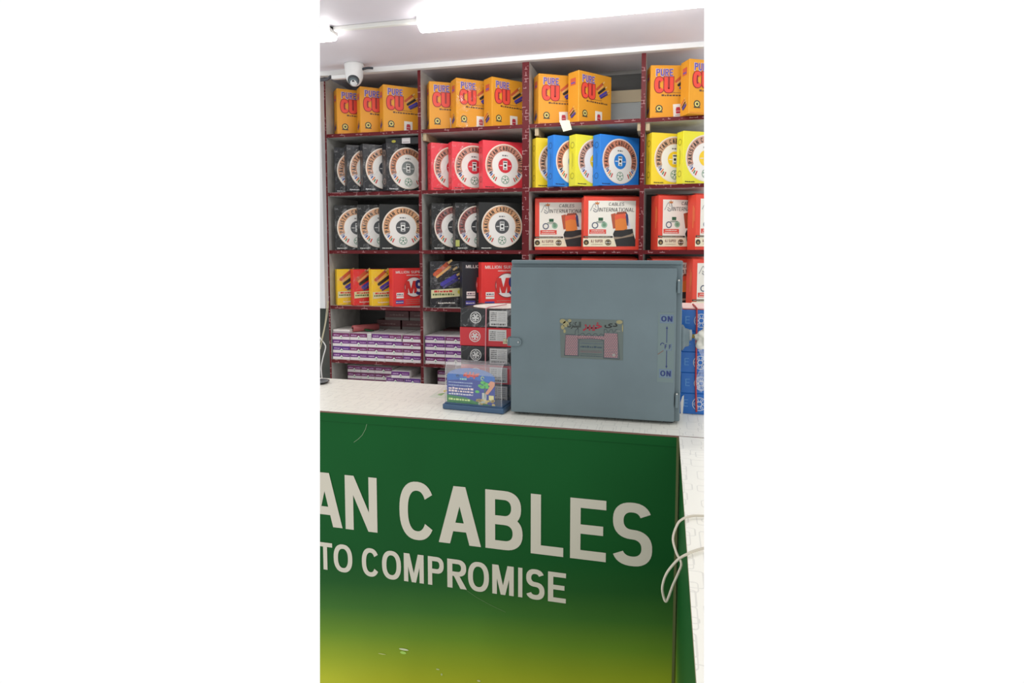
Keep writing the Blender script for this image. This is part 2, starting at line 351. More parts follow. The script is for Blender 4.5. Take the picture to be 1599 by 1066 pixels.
def round_label(A, a, b, r, ctr, brown=(206, 152, 116), ink=INK):
    A.disc(a, b, r, M((232, 216, 196)), 1, 44); A.disc(a, b, r*.965, M((232, 228, 222)), 2, 44)
    A.arc(a, b, r*.66, r*.945, 203, -23, M(brown), 3, 36)
    A.arctext('PAKISTAN CABLES LIMITED', a, b, r*.70, r*.20, 200, -20, ink, 4, .05)
    for sgn in (-1, 1):
        for k, c in enumerate(((150, 150, 160), (60, 80, 150), (220, 120, 60), (90, 130, 90), (200, 70, 60))):
            t = 270+sgn*(66-k*7); rr = r*(.70+.05*(k % 2))
            x, y = a+rr*math.cos(R(t)), b+rr*math.sin(R(t)); x2, y2 = a+r*.9*math.cos(R(t-sgn*3)), b+r*.9*math.sin(R(t-sgn*3))
            A.line((x, y), (x2, y2), r*.06, M(c), 4)
        A.disc(a+sgn*r*.74, b-r*.36, r*.07, M((196, 190, 200)), 4, 10)
    A.disc(a, b, r*.345, M(ctr), 3, 28)
    A.rect(a-r*.11, b-r*.2, a+r*.11, b+r*.22, M((226, 226, 222)), 4)
    A.rect(a-r*.09, b+r*.13, a+r*.09, b+r*.18, INK, 5); A.disc(a, b+r*.0, r*.06, INK, 5, 10); A.rect(a-r*.06, b-r*.17, a+r*.06, b-r*.13, INK, 5)
    A.scrib(a-r*.29, b-r*.03, a-r*.14, r*.05, WHITE, 5, seed=3); A.scrib(a+r*.14, b-r*.03, a+r*.29, r*.05, WHITE, 5, seed=4)
    A.scrib(a-r*.15, b+r*.43, a+r*.15, r*.07, M((120, 120, 118)), 3, seed=5)
    g = M((96, 140, 112))
    A.arc(a, b-r*.66, r*.17, r*.2, 0, 360, g, 3, 20)
    for k in range(5):
        t = R(90+72*k); A.disc(a+r*.12*math.cos(t), b-r*.66+r*.12*math.sin(t), r*.035, g, 3, 8)
    A.disc(a, b-r*.66, r*.05, g, 3, 8)
PCS = .235; PCD = .055
def pc_carton(col, ctr, bar, kind, brown=(206, 152, 116), D=PCD):
    mb = MB(); c = M(col, .32); mb.box(0, 0, 0, PCS, D, PCS, c, .0015, 1)
    A = face_front(mb); round_label(A, PCS/2, PCS*.5, PCS*.447, ctr, brown); A.scrib(.012, .008, .062, .006, M(bar), 2, seed=9)
    L = face_left(mb, D); g = M((150, 130, 120) if kind == 'k' else tuple(int(v*.75) for v in col))
    L.arc(D*.5, PCS*.8, D*.2, D*.28, 0, 360, g, 1, 16); L.arc(D*.5, PCS*.2, D*.2, D*.28, 0, 360, g, 1, 16)
    L.rect(D*.42, PCS*.34, D*.47, PCS*.68, g, 1); L.rect(D*.55, PCS*.38, D*.6, PCS*.64, g, 1)
    return mb
CUW, CUH, CUD = .212, .235, .075
def cu_carton():
    mb = MB(); col = M((222, 153, 42), .42, 0, None, .3); mb.box(0, 0, 0, CUW, CUD, CUH, col, .002, 1)
    A = face_front(mb); red = M((226, 70, 52)); dr = M((150, 40, 40)); blu = M((92, 82, 172))
    A.text('PURE', .022, .184, .102, .220, M((196, 176, 190)), 1, .07); A.text('PURE', .025, .187, .100, .218, blu, 2, .045)
    for ch, a, b in (('C', .018, .061), ('U', .061, .103)): A.text(ch, a-.0035, .110, b+.0035, .1855, dr, 3, .17); A.text(ch, a, .1135, b, .182, red, 5, .085)
    cable_bunch(A, .150, .165, .062, 2)
    A.scrib(.075, .112, .150, .004, M((150, 96, 40)), 1, seed=2); A.scrib(.05, .098, .185, .0085, M((96, 66, 42)), 1, seed=6)
    A.disc(.040, .043, .0165, M((60, 60, 44)), 1, 18); A.disc(.040, .043, .0115, M((216, 200, 110)), 2, 14); A.disc(.04, .043, .006, M((60, 60, 44)), 3, 8)
    A.rect(.024, .026, .056, .031, M((60, 60, 44)), 2)
    A.rect(.005, .004, CUW-.005, .007, M((206, 120, 36)), 1)
    L = face_left(mb, CUD); L.rect(.018, .172, .055, .205, M((206, 90, 60)), 1); L.rect(.022, .180, .050, .186, blu, 2)
    cable_bunch(L, .035, .05, .04, 1)
    return mb
def sticker_mb():
    mb = MB(); mb.box(0, -.0012, 0, .044, -.0002, .056, M((226, 222, 214)))
    A = Art(mb, (0, -.0013, 0), (1, 0, 0), (0, 0, 1), .0003); A.rect(.012, .014, .033, .036, M((178, 40, 56)), 1); A.rect(.014, .036, .031, .042, M((178, 40, 56)), 1)
    A.rect(.014, .024, .031, .0255, WHITE, 2); A.scrib(.008, .005, .038, .0035, M((120, 110, 110)), 1, seed=3); return mb
AJW, AJH, AJD = .264, .25, .07
def aj_carton(drop=False):
    mb = MB(); red = M((226, 68, 48), .4); mb.box(0, 0, 0, AJW, AJD, AJH, red, .002, 1)
    A = face_front(mb); ink = M((70, 66, 66)); wht = M((234, 230, 218))
    A.rect(.0215, .0177, .246, .231, wht, 1)
    A.text('CABLES', .117, .2075, .190, .2225, ink, 2, .015, .12); A.text('INTERNATIONAL', .070, .180, .238, .198, ink, 2, .012, .12)
    gy = M((150, 150, 150))                                         # monogram with a crown
    A.path([(.030, .183), (.045, .213), (.050, .218), (.058, .198)], .003, gy, 2)
    A.path([(.064, .216), (.068, .196), (.064, .182), (.055, .178), (.047, .182), (.046, .188)], .005, gy, 2); A.path([(.045, .196), (.06, .186)], .004, gy, 2)
    A.poly([(.054, .214), (.052, .226), (.058, .220), (.062, .230), (.066, .220), (.073, .226), (.071, .214)], M((196, 120, 60)), 3)
    g = M((40, 90, 60)); A.rect(.069, .137, .091, .152, g, 2); A.rect(.060, .131, .100, .134, g, 2); A.scrib(.056, .126, .104, .003, M((140, 160, 150)), 2, seed=2)
    A.arc(.053, .116, .0105, .0155, 0, 360, M((84, 92, 112)), 2, 20); A.disc(.097, .118, .0145, M((150, 184, 158)), 2, 18); A.disc(.097, .118, .008, M((110, 150, 120)), 3, 12)
    A.rect(.026, .076, .106, .097, M((220, 70, 56)), 2); A.scrib(.036, .088, .096, .005, wht, 3, seed=7); A.scrib(.032, .079, .100, .004, wht, 3, seed=8)
    # thick cut cable: black sheath, steel band, copper cores
    A.poly([(.156, .0177), (.139, .075), (.146, .092), (.232, .100), (.238, .072), (.246, .05), (.246, .0177)], M((38, 36, 36)), 2)
    A.poly([(.141, .062), (.146, .050), (.236, .066), (.236, .082), (.222, .074), (.180, .062)], M((150, 132, 112)), 3)
    A.poly([(.139, .100), (.128, .168), (.150, .174), (.158, .104)], M((176, 84, 56)), 3)
    A.poly([(.150, .092), (.146, .160), (.196, .166), (.207, .100), (.190, .094)], M((224, 128, 50)), 4)
    A.poly([(.146, .140), (.148, .166), (.196, .172), (.200, .146), (.175, .150)], M((226, 92, 58)), 5)
    A.poly([(.196, .118), (.200, .176), (.209, .166), (.216, .112)], M((52, 64, 112)), 3); A.poly([(.207, .100), (.212, .150), (.220, .125), (.222, .102)], M((220, 220, 236)), 3)
    A.poly([(.150, .166), (.158, .178), (.200, .180), (.206, .170)], M((150, 74, 50)), 3)
    A.rect(-.001, .0585, .138, .066, M((52, 46, 40)), 4); A.scrib(.006, .060, .128, .004, M((180, 170, 140)), 5, seed=11)
    A.poly([(-.003, .0165), (.156, .0165), (.143, .055), (-.003, .055)], M((232, 222, 192)), 4)
    A.disc(.012, .036, .0125, M((58, 44, 34)), 5, 14); A.disc(.012, .034, .006, M((150, 130, 80)), 6, 8)
    A.text('AJ SUPER', .034, .036, .090, .049, M((110, 30, 44)), 5, .03); A.scrib(.036, .026, .090, .003, M((150, 130, 110)), 5, seed=4)
    A.disc(.116, .036, .0145, M((52, 40, 36)), 5, 16); A.arc(.116, .036, .009, .011, 0, 360, M((190, 170, 120)), 6, 14); A.scrib(.104, .034, .129, .004, wht, 7, seed=2)
    L = face_left(mb, AJD); L.rect(.045, .10, .048, .2, M((236, 170, 90)), 1); L.rect(.055, .13, .057, .19, M((236, 170, 90)), 1)
    # top flaps slightly open
    mb.add([(0, 0, AJH), (AJW, 0, AJH), (AJW-.01, .05, AJH+.010), (.004, .05, AJH+.010)], [(0, 1, 2, 3)], red)
    return mb
def ms_carton(col, W, H, D=.06):
    mb = MB(); c = M(col, .36); mb.box(0, 0, 0, W, D, H, c, .0015, 1); A = face_front(mb); wh = M((232, 226, 220))
    A.text('MILLION SUPREME', W*.08, H*.865, W*.92, H*.93, wh, 1, .015); A.scrib(W*.36, H*.805, W*.75, H*.022, wh, 1, seed=3)
    cx, cy, r = W*.56, H*.50, H*.265
    A.disc(cx, cy, r, M((236, 232, 228)), 1, 36); A.arc(cx, cy, r*.95, r*1.03, 0, 360, M((150, 60, 60)), 2, 36)
    A.text('M', cx-r*.92, cy-r*.62, cx+r*.28, cy+r*.62, M((210, 44, 40)), 3, .05); A.text('S', cx+r*.12, cy-r*.80, cx+r*.88, cy+r*.72, M((44, 48, 110)), 4, .06)
    A.rect(W*.09, H*.28, W*.28, H*.36, wh, 1); A.scrib(W*.11, H*.30, W*.26, H*.03, M((90, 60, 90)), 2, seed=5); A.rect(W*.09, H*.215, W*.28, H*.265, wh, 1)
    A.rect(W*.07, H*.07, W*.28, H*.16, M((70, 70, 150)), 1); A.scrib(W*.08, H*.1, W*.27, H*.02, wh, 2, seed=2)
    for k in range(3): A.scrib(W*.33, H*(.06+.05*k), W*.72, H*.02, M((180, 130, 120)), 1, seed=20+k)
    A.disc(W*.82, H*.1, H*.045, M((120, 90, 60)), 1, 12)
    return mb
def small_carton(col, W, H, D=.05, dark=False):
    mb = MB(); c = M(col, .36); mb.box(0, 0, 0, W, D, H, c, .0015, 1); A = face_front(mb); wh = M((232, 226, 214))
    cable_bunch(A, W*.45, H*.73, H*.46, 1)
    if dark:
        for k in range(5): A.line((W*.1, H*(.5+.08*k)), (W*.8, H*(.62+.08*k)), .0015, M((150, 150, 150)), 1)
    A.poly([(W*.02, H*.20), (W*.92, H*.24), (W*.92, H*.42), (W*.02, H*.38)], M((214, 208, 160)), 5)
    A.scrib(W*.10, H*.325, W*.60, H*.045, M((206, 60, 50)), 6, seed=2); A.scrib(W*.06, H*.26, W*.66, H*.045, M((90, 110, 60)), 6, seed=3)
    A.disc(W*.78, H*.33, H*.045, M((200, 190, 60)), 6, 12); A.scrib(W*.2, H*.08, W*.66, H*.03, wh, 1, seed=8)
    A.rect(W*.86, H*.1, W*.98, H*.19, M((120, 120, 124)), 1)
    return mb
PW, PH, PD = .1, .0355, .2
def purple_carton(W=PW, tone=(104, 36, 116), vary=1):
    mb = MB(); wt = M((222, 214, 214)); mb.box(0, 0, 0, W-.001, PD, PH-.0005, wt); A = face_front(mb)
    A.rect(0, PH*.40, W-.001, PH*.97, M(tone), 1)
    A.scrib(W*.08, PH*.56, W*.40, PH*.2, M((196, 160, 200)), 2, seed=vary); A.scrib(W*.60, PH*.56, W*.92, PH*.17, M((180, 140, 186)), 2, seed=vary+5)
    A.poly([(W*.44, PH*.12), (W*.58, PH*.12), (W*.58, PH*.45), (W*.51, PH*.66), (W*.44, PH*.45)], M((226, 226, 216)), 3); A.disc(W*.52, PH*.32, PH*.13, M((150, 170, 160)), 4, 8)
    
    return mb
def wrap_for(W, H, D, parent, g=.0012):
    mb = MB(); mb.box(-g, -g-.0022, -.0, W+g, D+g, H+g, WRAP, .002, 1); o = mb.build('plastic_wrap', parent); o['label'] = 'crinkled clear plastic wrap'; return o

# ------------------------------------------------------------------ setting
FL = -0.14; Z0 = CAM.z
SHF = 2.90                                              # front plane of the shelving
SHD = .32
def struct(mb, name): o = mb.build(name); o['kind'] = 'structure'; return o
CEIL = Z0+.909
mb = MB(); mb.box(-3.2, .3, CEIL, 1.2, SHF+SHD+.1, CEIL+.04, noisy('ceiling_paint', (226, 221, 226), (218, 213, 219), 2, .6)); struct(mb, 'ceiling')
mb = MB(); mb.box(-3.2, .3, FL-.04, 1.2, SHF+SHD+.1, FL, noisy('floor_tiles', (120, 112, 100), (104, 98, 90), 4, .4)); struct(mb, 'floor')
mb = MB(); mb.box(-2.4, SHF+SHD+.012, FL, 1.2, SHF+SHD+.09, CEIL, M((150, 148, 144), .6)); struct(mb, 'wall_back')
mb = MB(); mb.box(-1.9, SHF-.025, CEIL-.022, 1.0, SHF+.004, CEIL, M((226, 226, 224), .5)); struct(mb, 'trim_1')
mb = MB(); mb.box(-2.0, SHF-.035, Z0-.30, -1.720, SHF+SHD, CEIL-.022, noisy('white_wall_paint', (214, 214, 214), (204, 204, 204), 3, .6, stretch=(2, 2, .5))); struct(mb, 'wall_left')
mb = MB(); mb.box(-2.0, SHF+.02, FL, -1.730, SHF+SHD, Z0-.305, noisy('dark_lower_wall', (66, 64, 58), (34, 44, 36), 7, .6)); struct(mb, 'wall_left_lower')

# ------------------------------------------------------------------ shelving
XU = [(-1.716, .010), (-1.196, .016), (-.657, .034), (-.112, .020), (.44, .02)]
ZS = [Z0+.590, Z0+.292, Z0-.006, Z0-.296, Z0-.582, Z0-.735]
TH = .018
unit = empty('shelving_unit', (-.64, SHF, 0)); tag(unit, 'tall white shelving with maroon taped edges covering the back wall', 'shelving')
def local(mb, name, root):
    o = mb.build(name); o.parent = root; o.matrix_parent_inverse = Matrix.Translation(-root.location); return o
for i, (x, w) in enumerate(XU):
    mb = MB(); mb.box(x-w/2, SHF, FL, x+w/2, SHF+SHD, CEIL-.023, BOARD, mats={'F': TAPE}); local(mb, 'upright', unit)
for j, z in enumerate(ZS):
    for i in range(4):
        a = XU[i][0]+XU[i][1]/2; b = XU[i+1][0]-XU[i+1][1]/2
        mb = MB(); mb.box(a, SHF+.002, z-TH/2, b, SHF+SHD, z+TH/2, BOARD, mats={'F': TAPE}); local(mb, 'shelf_board', unit)
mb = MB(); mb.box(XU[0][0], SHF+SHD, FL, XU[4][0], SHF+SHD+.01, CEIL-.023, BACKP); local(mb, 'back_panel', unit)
mb = MB(); mb.box(-.635, SHF+SHD-.012, Z0+.745, -.124, SHF+SHD, Z0+.805, M((186, 172, 142), .6)); o = local(mb, 'back_batten', unit); o['label'] = 'cream wooden batten'
mb = MB(); mb.box(-.60, SHF+SHD-.006, Z0+.60, -.13, SHF+SHD, Z0+.745, M((160, 166, 166), .5)); o = local(mb, 'back_sheet', unit); o['label'] = 'pale grey sheet'
for x in (-.665+.05, -.112-.025, -.112+.012, -1.196+.012):
    mb = MB(); mb.box(x, SHF+.012, ZS[0]-TH/2-.035, x+.018, SHF+.16, ZS[0]-TH/2, M((178, 160, 128), .6)); local(mb, 'support_block', unit)

# ------------------------------------------------------------------ cartons on the shelves
def place(root, row, lx, th, dY, z=None):
    zz = ZS[row]+TH/2+.0004 if z is None else z
    W = max(c[0] for c in root.bound_box); D = max(c[1] for c in root.bound_box)
    def foot(x, y, t):
        c, s_ = math.cos(R(t)), math.sin(R(t)); return [Vector((x+a*c-b*s_, y+a*s_+b*c)) for a, b in ((0, 0), (W, 0), (W, D), (0, D))]
    Y = SHF+dY; x = xat(lx, Y, zz+.1); mid = x+W*.4; bay = max([i for i in range(4) if XU[i][0] < mid])
    L = XU[bay][0]+XU[bay][1]/2+.002; Rt = XU[bay+1][0]-XU[bay+1][1]/2-.002
    for k in range(14):                                   # turn it a little until it stands free of the uprights
        f = foot(x, Y, th)
        if min(p.x for p in f) < L: th -= .8
        elif max(p.x for p in f) > Rt: th += 1
    f = foot(x, Y, th); x += max(0, L-min(p.x for p in f)); f = foot(x, Y, th); x -= max(0, max(p.x for p in f)-Rt)
    for k in range(50):                                   # and clear of its neighbours
        f = foot(x, Y, th)
        if all(gap(f, g_) > .0048 for z_, g_ in FEET if abs(z_-zz) < .02): break
        Y -= .0015; x = xat(lx, Y, zz+.1) if k % 2 else x+.0006
    FEET.append((zz, f))
    root.location = (x, Y, zz); root.rotation_euler.z = R(th)
FEET = []
def gap(A_, B_):
    best = -9
    for P, Q in ((A_, B_), (B_, A_)):
        for i in range(4):
            e = P[(i+1) % 4]-P[i]; n = Vector((e.y, -e.x)).normalized(); best = max(best, min(n.dot(q) for q in Q)-max(n.dot(p) for p in P))
    return best
PROTO = {}
def put(name, key, maker, row, lx, th, dY, label, cat, group, wrap=None, z=None, stick=None, scale=None):
    """first call builds the thing, later ones copy it"""
    if key not in PROTO: o = PROTO[key] = maker().build(name); 
    else: o = PROTO[key].copy(); C.objects.link(o)
    for k in list(o.keys()): del o[k]
    place(o, row, lx, th, dY, z); tag(o, label, cat, group)
    if wrap: wrap_for(*wrap, o)
    if stick:
        if 'st' not in PROTO: s = PROTO['st'] = sticker_mb().build('price_sticker')
        else: s = PROTO['st'].copy(); C.objects.link(s)
        s.parent = o; s.location = (stick, 0, .006); s.rotation_euler.y = R(random.uniform(-4, 4)); s['label'] = 'white sticker with a dark red square'
    return o
ORD = ['first', 'second', 'third', 'fourth']
# row 0: orange PURE CU cartons
g = 'orange cable cartons along the top shelf'
for (lx, th, dY, lab) in (
    (526.5, 46, .020, 'orange PURE CU cable carton leftmost on top shelf, below the dome camera'),
    (562.5, 40, .015, 'orange PURE CU carton in the middle of the three in the top left bay'),
    (598.5, 40, .008, 'orange PURE CU carton right of three in the top left bay, cable picture showing'),
    (666.0, 42, .010, 'orange PURE CU carton leftmost of three in the second top bay, against the divider'),
    (712.5, 40, .010, 'orange PURE CU carton in the middle of the second top bay, glare on its wrap'),
    (768.0, 48, .008, 'orange PURE CU carton rightmost of three in the second top bay'),
    (841.0, 30, .012, 'orange PURE CU carton above the paper tag, left of its pair'),
    (903.5, 50, .008, 'orange PURE CU carton right of the pair in the third top bay, beside empty space'),
    (1014.6, 26, .010, 'orange PURE CU carton left of the pair in the rightmost top bay'),
    (1075.7, 28, .008, 'orange PURE CU carton cut by the right photo edge on the top shelf')):
    put('cable_carton', 'cu', cu_carton, 0, lx, th, dY, lab, 'box', g, stick=.106, wrap=(CUW, CUH, CUD) if lx == 712.5 else None)
# row 1
BK = (20, 22, 28); BC = (66, 70, 76); K = dict(name='cable_carton')
def pcblack(): return pc_carton(BK, BC, (214, 214, 214), 'k')
def pcgrey(): return pc_carton(BK, (120, 126, 124), (214, 214, 214), 'k', (196, 128, 90))
def pcred(): return pc_carton((226, 52, 66), (214, 40, 56), (90, 26, 34), 'r', (204, 140, 116))
def pcyel(): return pc_carton((240, 208, 40), (240, 200, 40), (70, 60, 20), 'y', (200, 156, 124))
def pclime(): return pc_carton((226, 218, 48), (240, 200, 40), (50, 44, 20), 'y', (196, 150, 128))
def pcblu(): return pc_carton((30, 124, 214), (30, 124, 206), (24, 40, 90), 'b', (196, 124, 96))
def pcdark(): return pc_carton((20, 21, 20), (74, 76, 78), (214, 214, 206), 'k', (214, 160, 116))
def pcmar(): return pc_carton((20, 21, 20), (60, 62, 64), (214, 214, 206), 'k', (150, 84, 76))
WR = (PCS, PCS, PCD)
g = 'round label cable cartons on the second shelf'
for (key, mk, lx, th, dY, w, lab) in (
    ('pk', pcblack, 516.5, 40, .022, WR, 'black round label carton leftmost on the second shelf, only a label sliver showing'),
    ('pk', pcblack, 542, 42, .012, WR, 'black wrapped round label carton, second from left on the second shelf'),
    ('pk', pcblack, 567, 43, .008, WR, 'black round label carton, third on the second shelf, with dark label centre'),
    ('pg', pcgrey, 604, 50, .004, WR, 'black round label carton fourth on the second shelf, with greyish green label centre'),
    ('pr', pcred, 673.5, 42, .010, WR, 'red round label carton leftmost of the three reds'),
    ('pr', pcred, 706, 39, .006, WR, 'red round label carton middle of three, glare across its top'),
    ('pr', pcred, 754, 38, .004, None, 'red round label carton rightmost of three, its whole label centre showing'),
    ('py', pcyel, 837, 42, .010, None, 'yellow round label carton at the left end of the blue and yellow row'),
    ('pb', pcblu, 864.5, 43, .008, None, 'blue round label carton squeezed between two yellow ones'),
    ('pl', pclime, 899, 44, .006, None, 'yellow round label carton between the two blue cartons'),
    ('pb', pcblu, 937, 44, .004, None, 'blue round label carton fully visible, touching the right divider'),
    ('py', pcyel, 1017.6, 30, .010, None, 'yellow round label carton in the right bay, left of its pair'),
    ('pl', pclime, 1066.5, 30, .004, None, 'yellow round label carton cut by the right photo edge')):
    put('cable_carton', key, mk, 1, lx, th, dY, lab, 'box', g, wrap=w)
mb = MB(); mb.box(0, 0, 0, .19, .13, .034, M((20, 21, 24), .35), .0015, 1); A = face_front(mb); A.disc(.045, .016, .012, M((190, 180, 60)), 1, 10, .007); A.rect(.09, .003, .135, .031, M((206, 200, 200)), 1); A.rect(.095, .008, .13, .011, M((120, 110, 110)), 2)
T = face_top(mb, .034); T.rect(.09, .0, .135, .05, M((206, 200, 200)), 1)
o = mb.build('cable_carton', loc=(-1.207-.19, SHF+.035, ZS[1]+TH/2+PCS+.0012+.0006), rz=R(0)); tag(o, 'black flat carton with yellow spot and white sticker lying on the black cartons', 'box')
# row 2
g = 'black round label cartons on the third shelf'
for (key, mk, lx, th, dY, w, lab) in (
    ('pd', pcdark, 522.5, 31, .012, WR, 'black round label carton leftmost on the third shelf'),
    ('pd', pcdark, 558.5, 31, .008, WR, 'black round label carton middle of three in the third shelf left bay'),
    ('pd', pcdark, 593, 29, .003, None, 'black round label carton right of three, full tan label beside the divider'),
    ('pm', pcmar, 674.5, 34, .012, WR, 'black wrapped carton with brown round label, left of three in the second bay'),
    ('pn', pcmar, 711, 33, .008, WR, 'black carton in crumpled film with yellow tape at its corner'),
    ('pd', pcdark, 748, 31, .003, None, 'black carton with full tan round label left of the wide divider')):
    put('cable_carton', key, mk, 2, lx, th, dY, lab, 'box', g, wrap=w)
mb = MB(); mb.box(0, -.0065, 0, .020, -.0040, .032, M((176, 180, 96), .3), .001, 1); o = mb.build('tape_patch', PROTO['pn']); o.location = (.0, 0, .018); o['label'] = 'yellow green tape patch'
g = 'red bordered AJ cable cartons'
for (row, lx, th, dY, lab) in (
    (2, 834.5, 24, .055, 'red bordered AJ SUPER carton left of the facing pair on the third shelf'),
    (2, 911.5, 13, .002, 'red bordered AJ SUPER carton right of the facing pair, whole cable picture showing'),
    (2, 1028, 30, .010, 'red AJ SUPER carton in the right bay showing its red side, third shelf'),
    (2, 1086.5, 30, .004, 'red AJ SUPER carton cut by the right photo edge on the third shelf'),
    (3, 836, 20, .055, 'red carton behind the grey cabinet, only its top edge showing, left one'),
    (3, 908, 13, .002, 'red carton behind the grey cabinet, only its top edge showing, right one'),
    (3, 1018, 24, .050, 'red AJ carton right behind the grey cabinet edge, a strip of cable picture showing'),
    (3, 1081, 22, .002, 'red AJ carton above the blue carton stack at the right photo edge')):
    put('cable_carton', 'aj', aj_carton, row, lx, th, dY, lab, 'box', g)
# row 3
SW, SH = .155, .19
def sy(): return small_carton((238, 196, 34), SW, SH)
def sr(): return small_carton((222, 46, 44), SW, SH)
g = 'small cable cartons on the fourth shelf'
for (key, mk, lx, th, dY, lab) in (('sy', sy, 526.5, 46, .012, 'small yellow carton with cable picture, leftmost on the fourth shelf'),
                                   ('sr', sr, 552, 46, .010, 'small red carton with cable picture between two yellow ones'),
                                   ('sy', sy, 581, 46, .008, 'small yellow carton with cable picture beside the red MILLION SUPREME one')):
    put('cable_carton', key, mk, 3, lx, th, dY, lab, 'box', g, wrap=(SW, SH, .05))
def msr(): return ms_carton((226, 50, 48), .205, .197)
put('cable_carton', 'msr', msr, 3, 613.5, 36, .004, 'red MILLION SUPREME carton with MS circle at the left divider, fourth shelf', 'box', None)
def sk(): return small_carton((36, 36, 40), .19, .235, dark=True)
put('cable_carton', 'sk', sk, 3, 672, 27, .010, 'black wrapped carton with red and blue cable picture and cream banner', 'box', None, wrap=(.19, .235, .05))
def msk(): return ms_carton((36, 36, 42), .235, .232)
put('cable_carton', 'msk', msk, 3, 722, 32, .008, 'black MILLION carton between the wrapped black and the red MILLION cartons', 'box', None)
def msr2(): return ms_carton((228, 52, 48), .235, .230)
put('cable_carton', 'msr2', msr2, 3, 752, 26, -.006, 'red MILLION carton partly behind the grey cabinet left edge', 'box', None)

# row 4: purple and white boxes, each one a thing
PTONES = ((98, 24, 112), (108, 18, 84), (84, 30, 124))
COLN = ['leftmost', 'second', 'third', 'fourth', 'fifth']; ROWN = ['bottom', 'second', 'third', 'top']
zt = ZS[4]+TH/2+.0005
def purple(x, y, z, rz, label, group, W=PW, k=0):
    key = ('pp', W, k)
    if key not in PROTO: o = PROTO[key] = purple_carton(W, PTONES[k], 3+k*7).build('switch_box')
    else: o = PROTO[key].copy(); C.objects.link(o)
    for q in list(o.keys()): del o[q]
    o.location = (x, y, z); o.rotation_euler.z = R(rz); tag(o, label, 'box', group); return o
rnd = random.Random(4); g = 'purple and white boxes stacked on the fifth shelf'
for c in range(5):
    for r in range(4):
        x = -1.706+c*.1002; y = SHF+.006+rnd.uniform(0, .004)
        if r == 3 and c in (2, 3): continue
        purple(x, y, zt+r*PH, 0, 'purple and white box, %s column, %s layer of the left bay stack' % (COLN[c], ROWN[r]), g, k=rnd.choice((0, 0, 1, 2)))
purple(-1.706+.2002+.025, SHF+.012, zt+3*PH, 0, 'purple and white box on top of stack, near middle, beside a white box end', g, k=0)
o = purple(-1.706+.2002+.1262, SHF+.006, zt+3*PH, 0, 'short purple and white box on top of stack, just left of fifth column', g, W=.068, k=1)
mb = MB(); mb.box(0, 0, 0, .022, .12, PH, M((224, 220, 216))); mb.box(.002, -.0008, .004, .020, 0, PH-.004, M((200, 196, 196)))
o = mb.build('switch_box', loc=(-1.706+.2002+.001, SHF+.008, zt+3*PH)); tag(o, 'plain white box end on top of the purple box stack', 'box', g)
mb = MB(); mb.box(0, 0, 0, .098, .15, .016, M((222, 216, 210)), .001, 1); mb.box(.0, -.0006, .003, .098, -.0001, .006, M((150, 130, 150)))
o = mb.build('switch_box', loc=(-1.705, SHF+.012, zt+4*PH)); tag(o, 'thin white box lying on the leftmost purple column', 'box', g)
for c in range(3):
    for r in range(4):
        purple(-1.182+c*.1095, SHF+.006+rnd.uniform(0, .004), zt+r*PH, 0, 'purple and white box, %s column, %s layer of the second bay stack' % (COLN[c], ROWN[r]), 'purple and white boxes in the second bay', W=.107, k=rnd.choice((0, 0, 1)))
# darker goods at the back of the fifth shelf
def dull(W=.14, H=.05, D=.10):
    mb = MB(); mb.box(0, 0, 0, W, D, H, M((74, 30, 32)), .001, 1); A = face_front(mb); A.rect(0, 0, W, H*.3, M((96, 88, 84)), 1); A.scrib(W*.2, H*.5, W*.8, H*.18, M((110, 84, 80)), 1, seed=4); return mb
gg = 'dull red boxes at the back of the fifth shelf'
for k, (x, z, lab) in enumerate(((-1.55, 0, 'dull red box at the back behind the purple stack, left of three'), (-1.40, 0, 'dull red box at the back behind the purple stack, middle of three'), (-1.354, 1, 'dull red box lying on the back row, right one'), (-1.50, 1, 'dull red box lying on the back row, left one'))):
    if k == 0: o = dullo = dull().build('goods_box')
    else: o = dullo.copy(); C.objects.link(o)
    for q in list(o.keys()): del o[q]
    o.location = (x+.002, SHF+.208, zt+4*PH+z*.0505); tag(o, lab, 'box', gg)
    if k < 2:   # what they stand on
        mb = MB(); mb.box(0, 0, 0, .14, .10, 4*PH-.0004, M((120, 90, 90))); s = mb.build('goods_box', loc=(x+.002, SHF+.2085, zt)); tag(s, 'tall dim box standing behind the purple stack, %s one' % ('left' if k == 0 else 'right'), 'box', 'tall boxes behind the purple stack')
o = dullo.copy(); C.objects.link(o); o.location = (-1.16, SHF+.212, zt+.10); tag(o, 'dull red box in the dim back of the second bay above a tall box', 'box')
mb = MB(); mb.box(0, 0, 0, .14, .1, .099, M((110, 90, 92))); tag(mb.build('goods_box', loc=(-1.16, SHF+.212, zt)), 'tall dim box at the back of the second bay on the fifth shelf', 'box')
mb = MB(); x, y, z = -1.66, SHF+.03, zt+4*PH+.0185   # pinkish roll lying on the stack
mb.lathe([(.008, .0), (.017, .0), (.018, .004), (.018, .145), (.008, .145)], M((178, 92, 92), .4), 20, 'Y'); mb.lathe([(.008, .0), (.008, .145)], M((70, 20, 26)), 16, 'Y')
o = mb.build('tape_roll', loc=(x+.055, y+.01, z+.0005), rz=R(-38)); tag(o, 'long dull red roll lying on the purple boxes, end towards viewer', 'roll')
mb = MB()
for k in range(5): mb.tube([(0, 0, .004+k*.001), (.03, .01+k*.004, .012), (.06, .0+k*.006, .006), (.085, .02, .004)], .0035, M((28, 84, 44)), 6, 4)
o = mb.build('green_wire_bundle', loc=(-1.595, SHF+.07, zt+4*PH+.001)); tag(o, 'small dark green bundle beside the red roll', 'wire bundle')
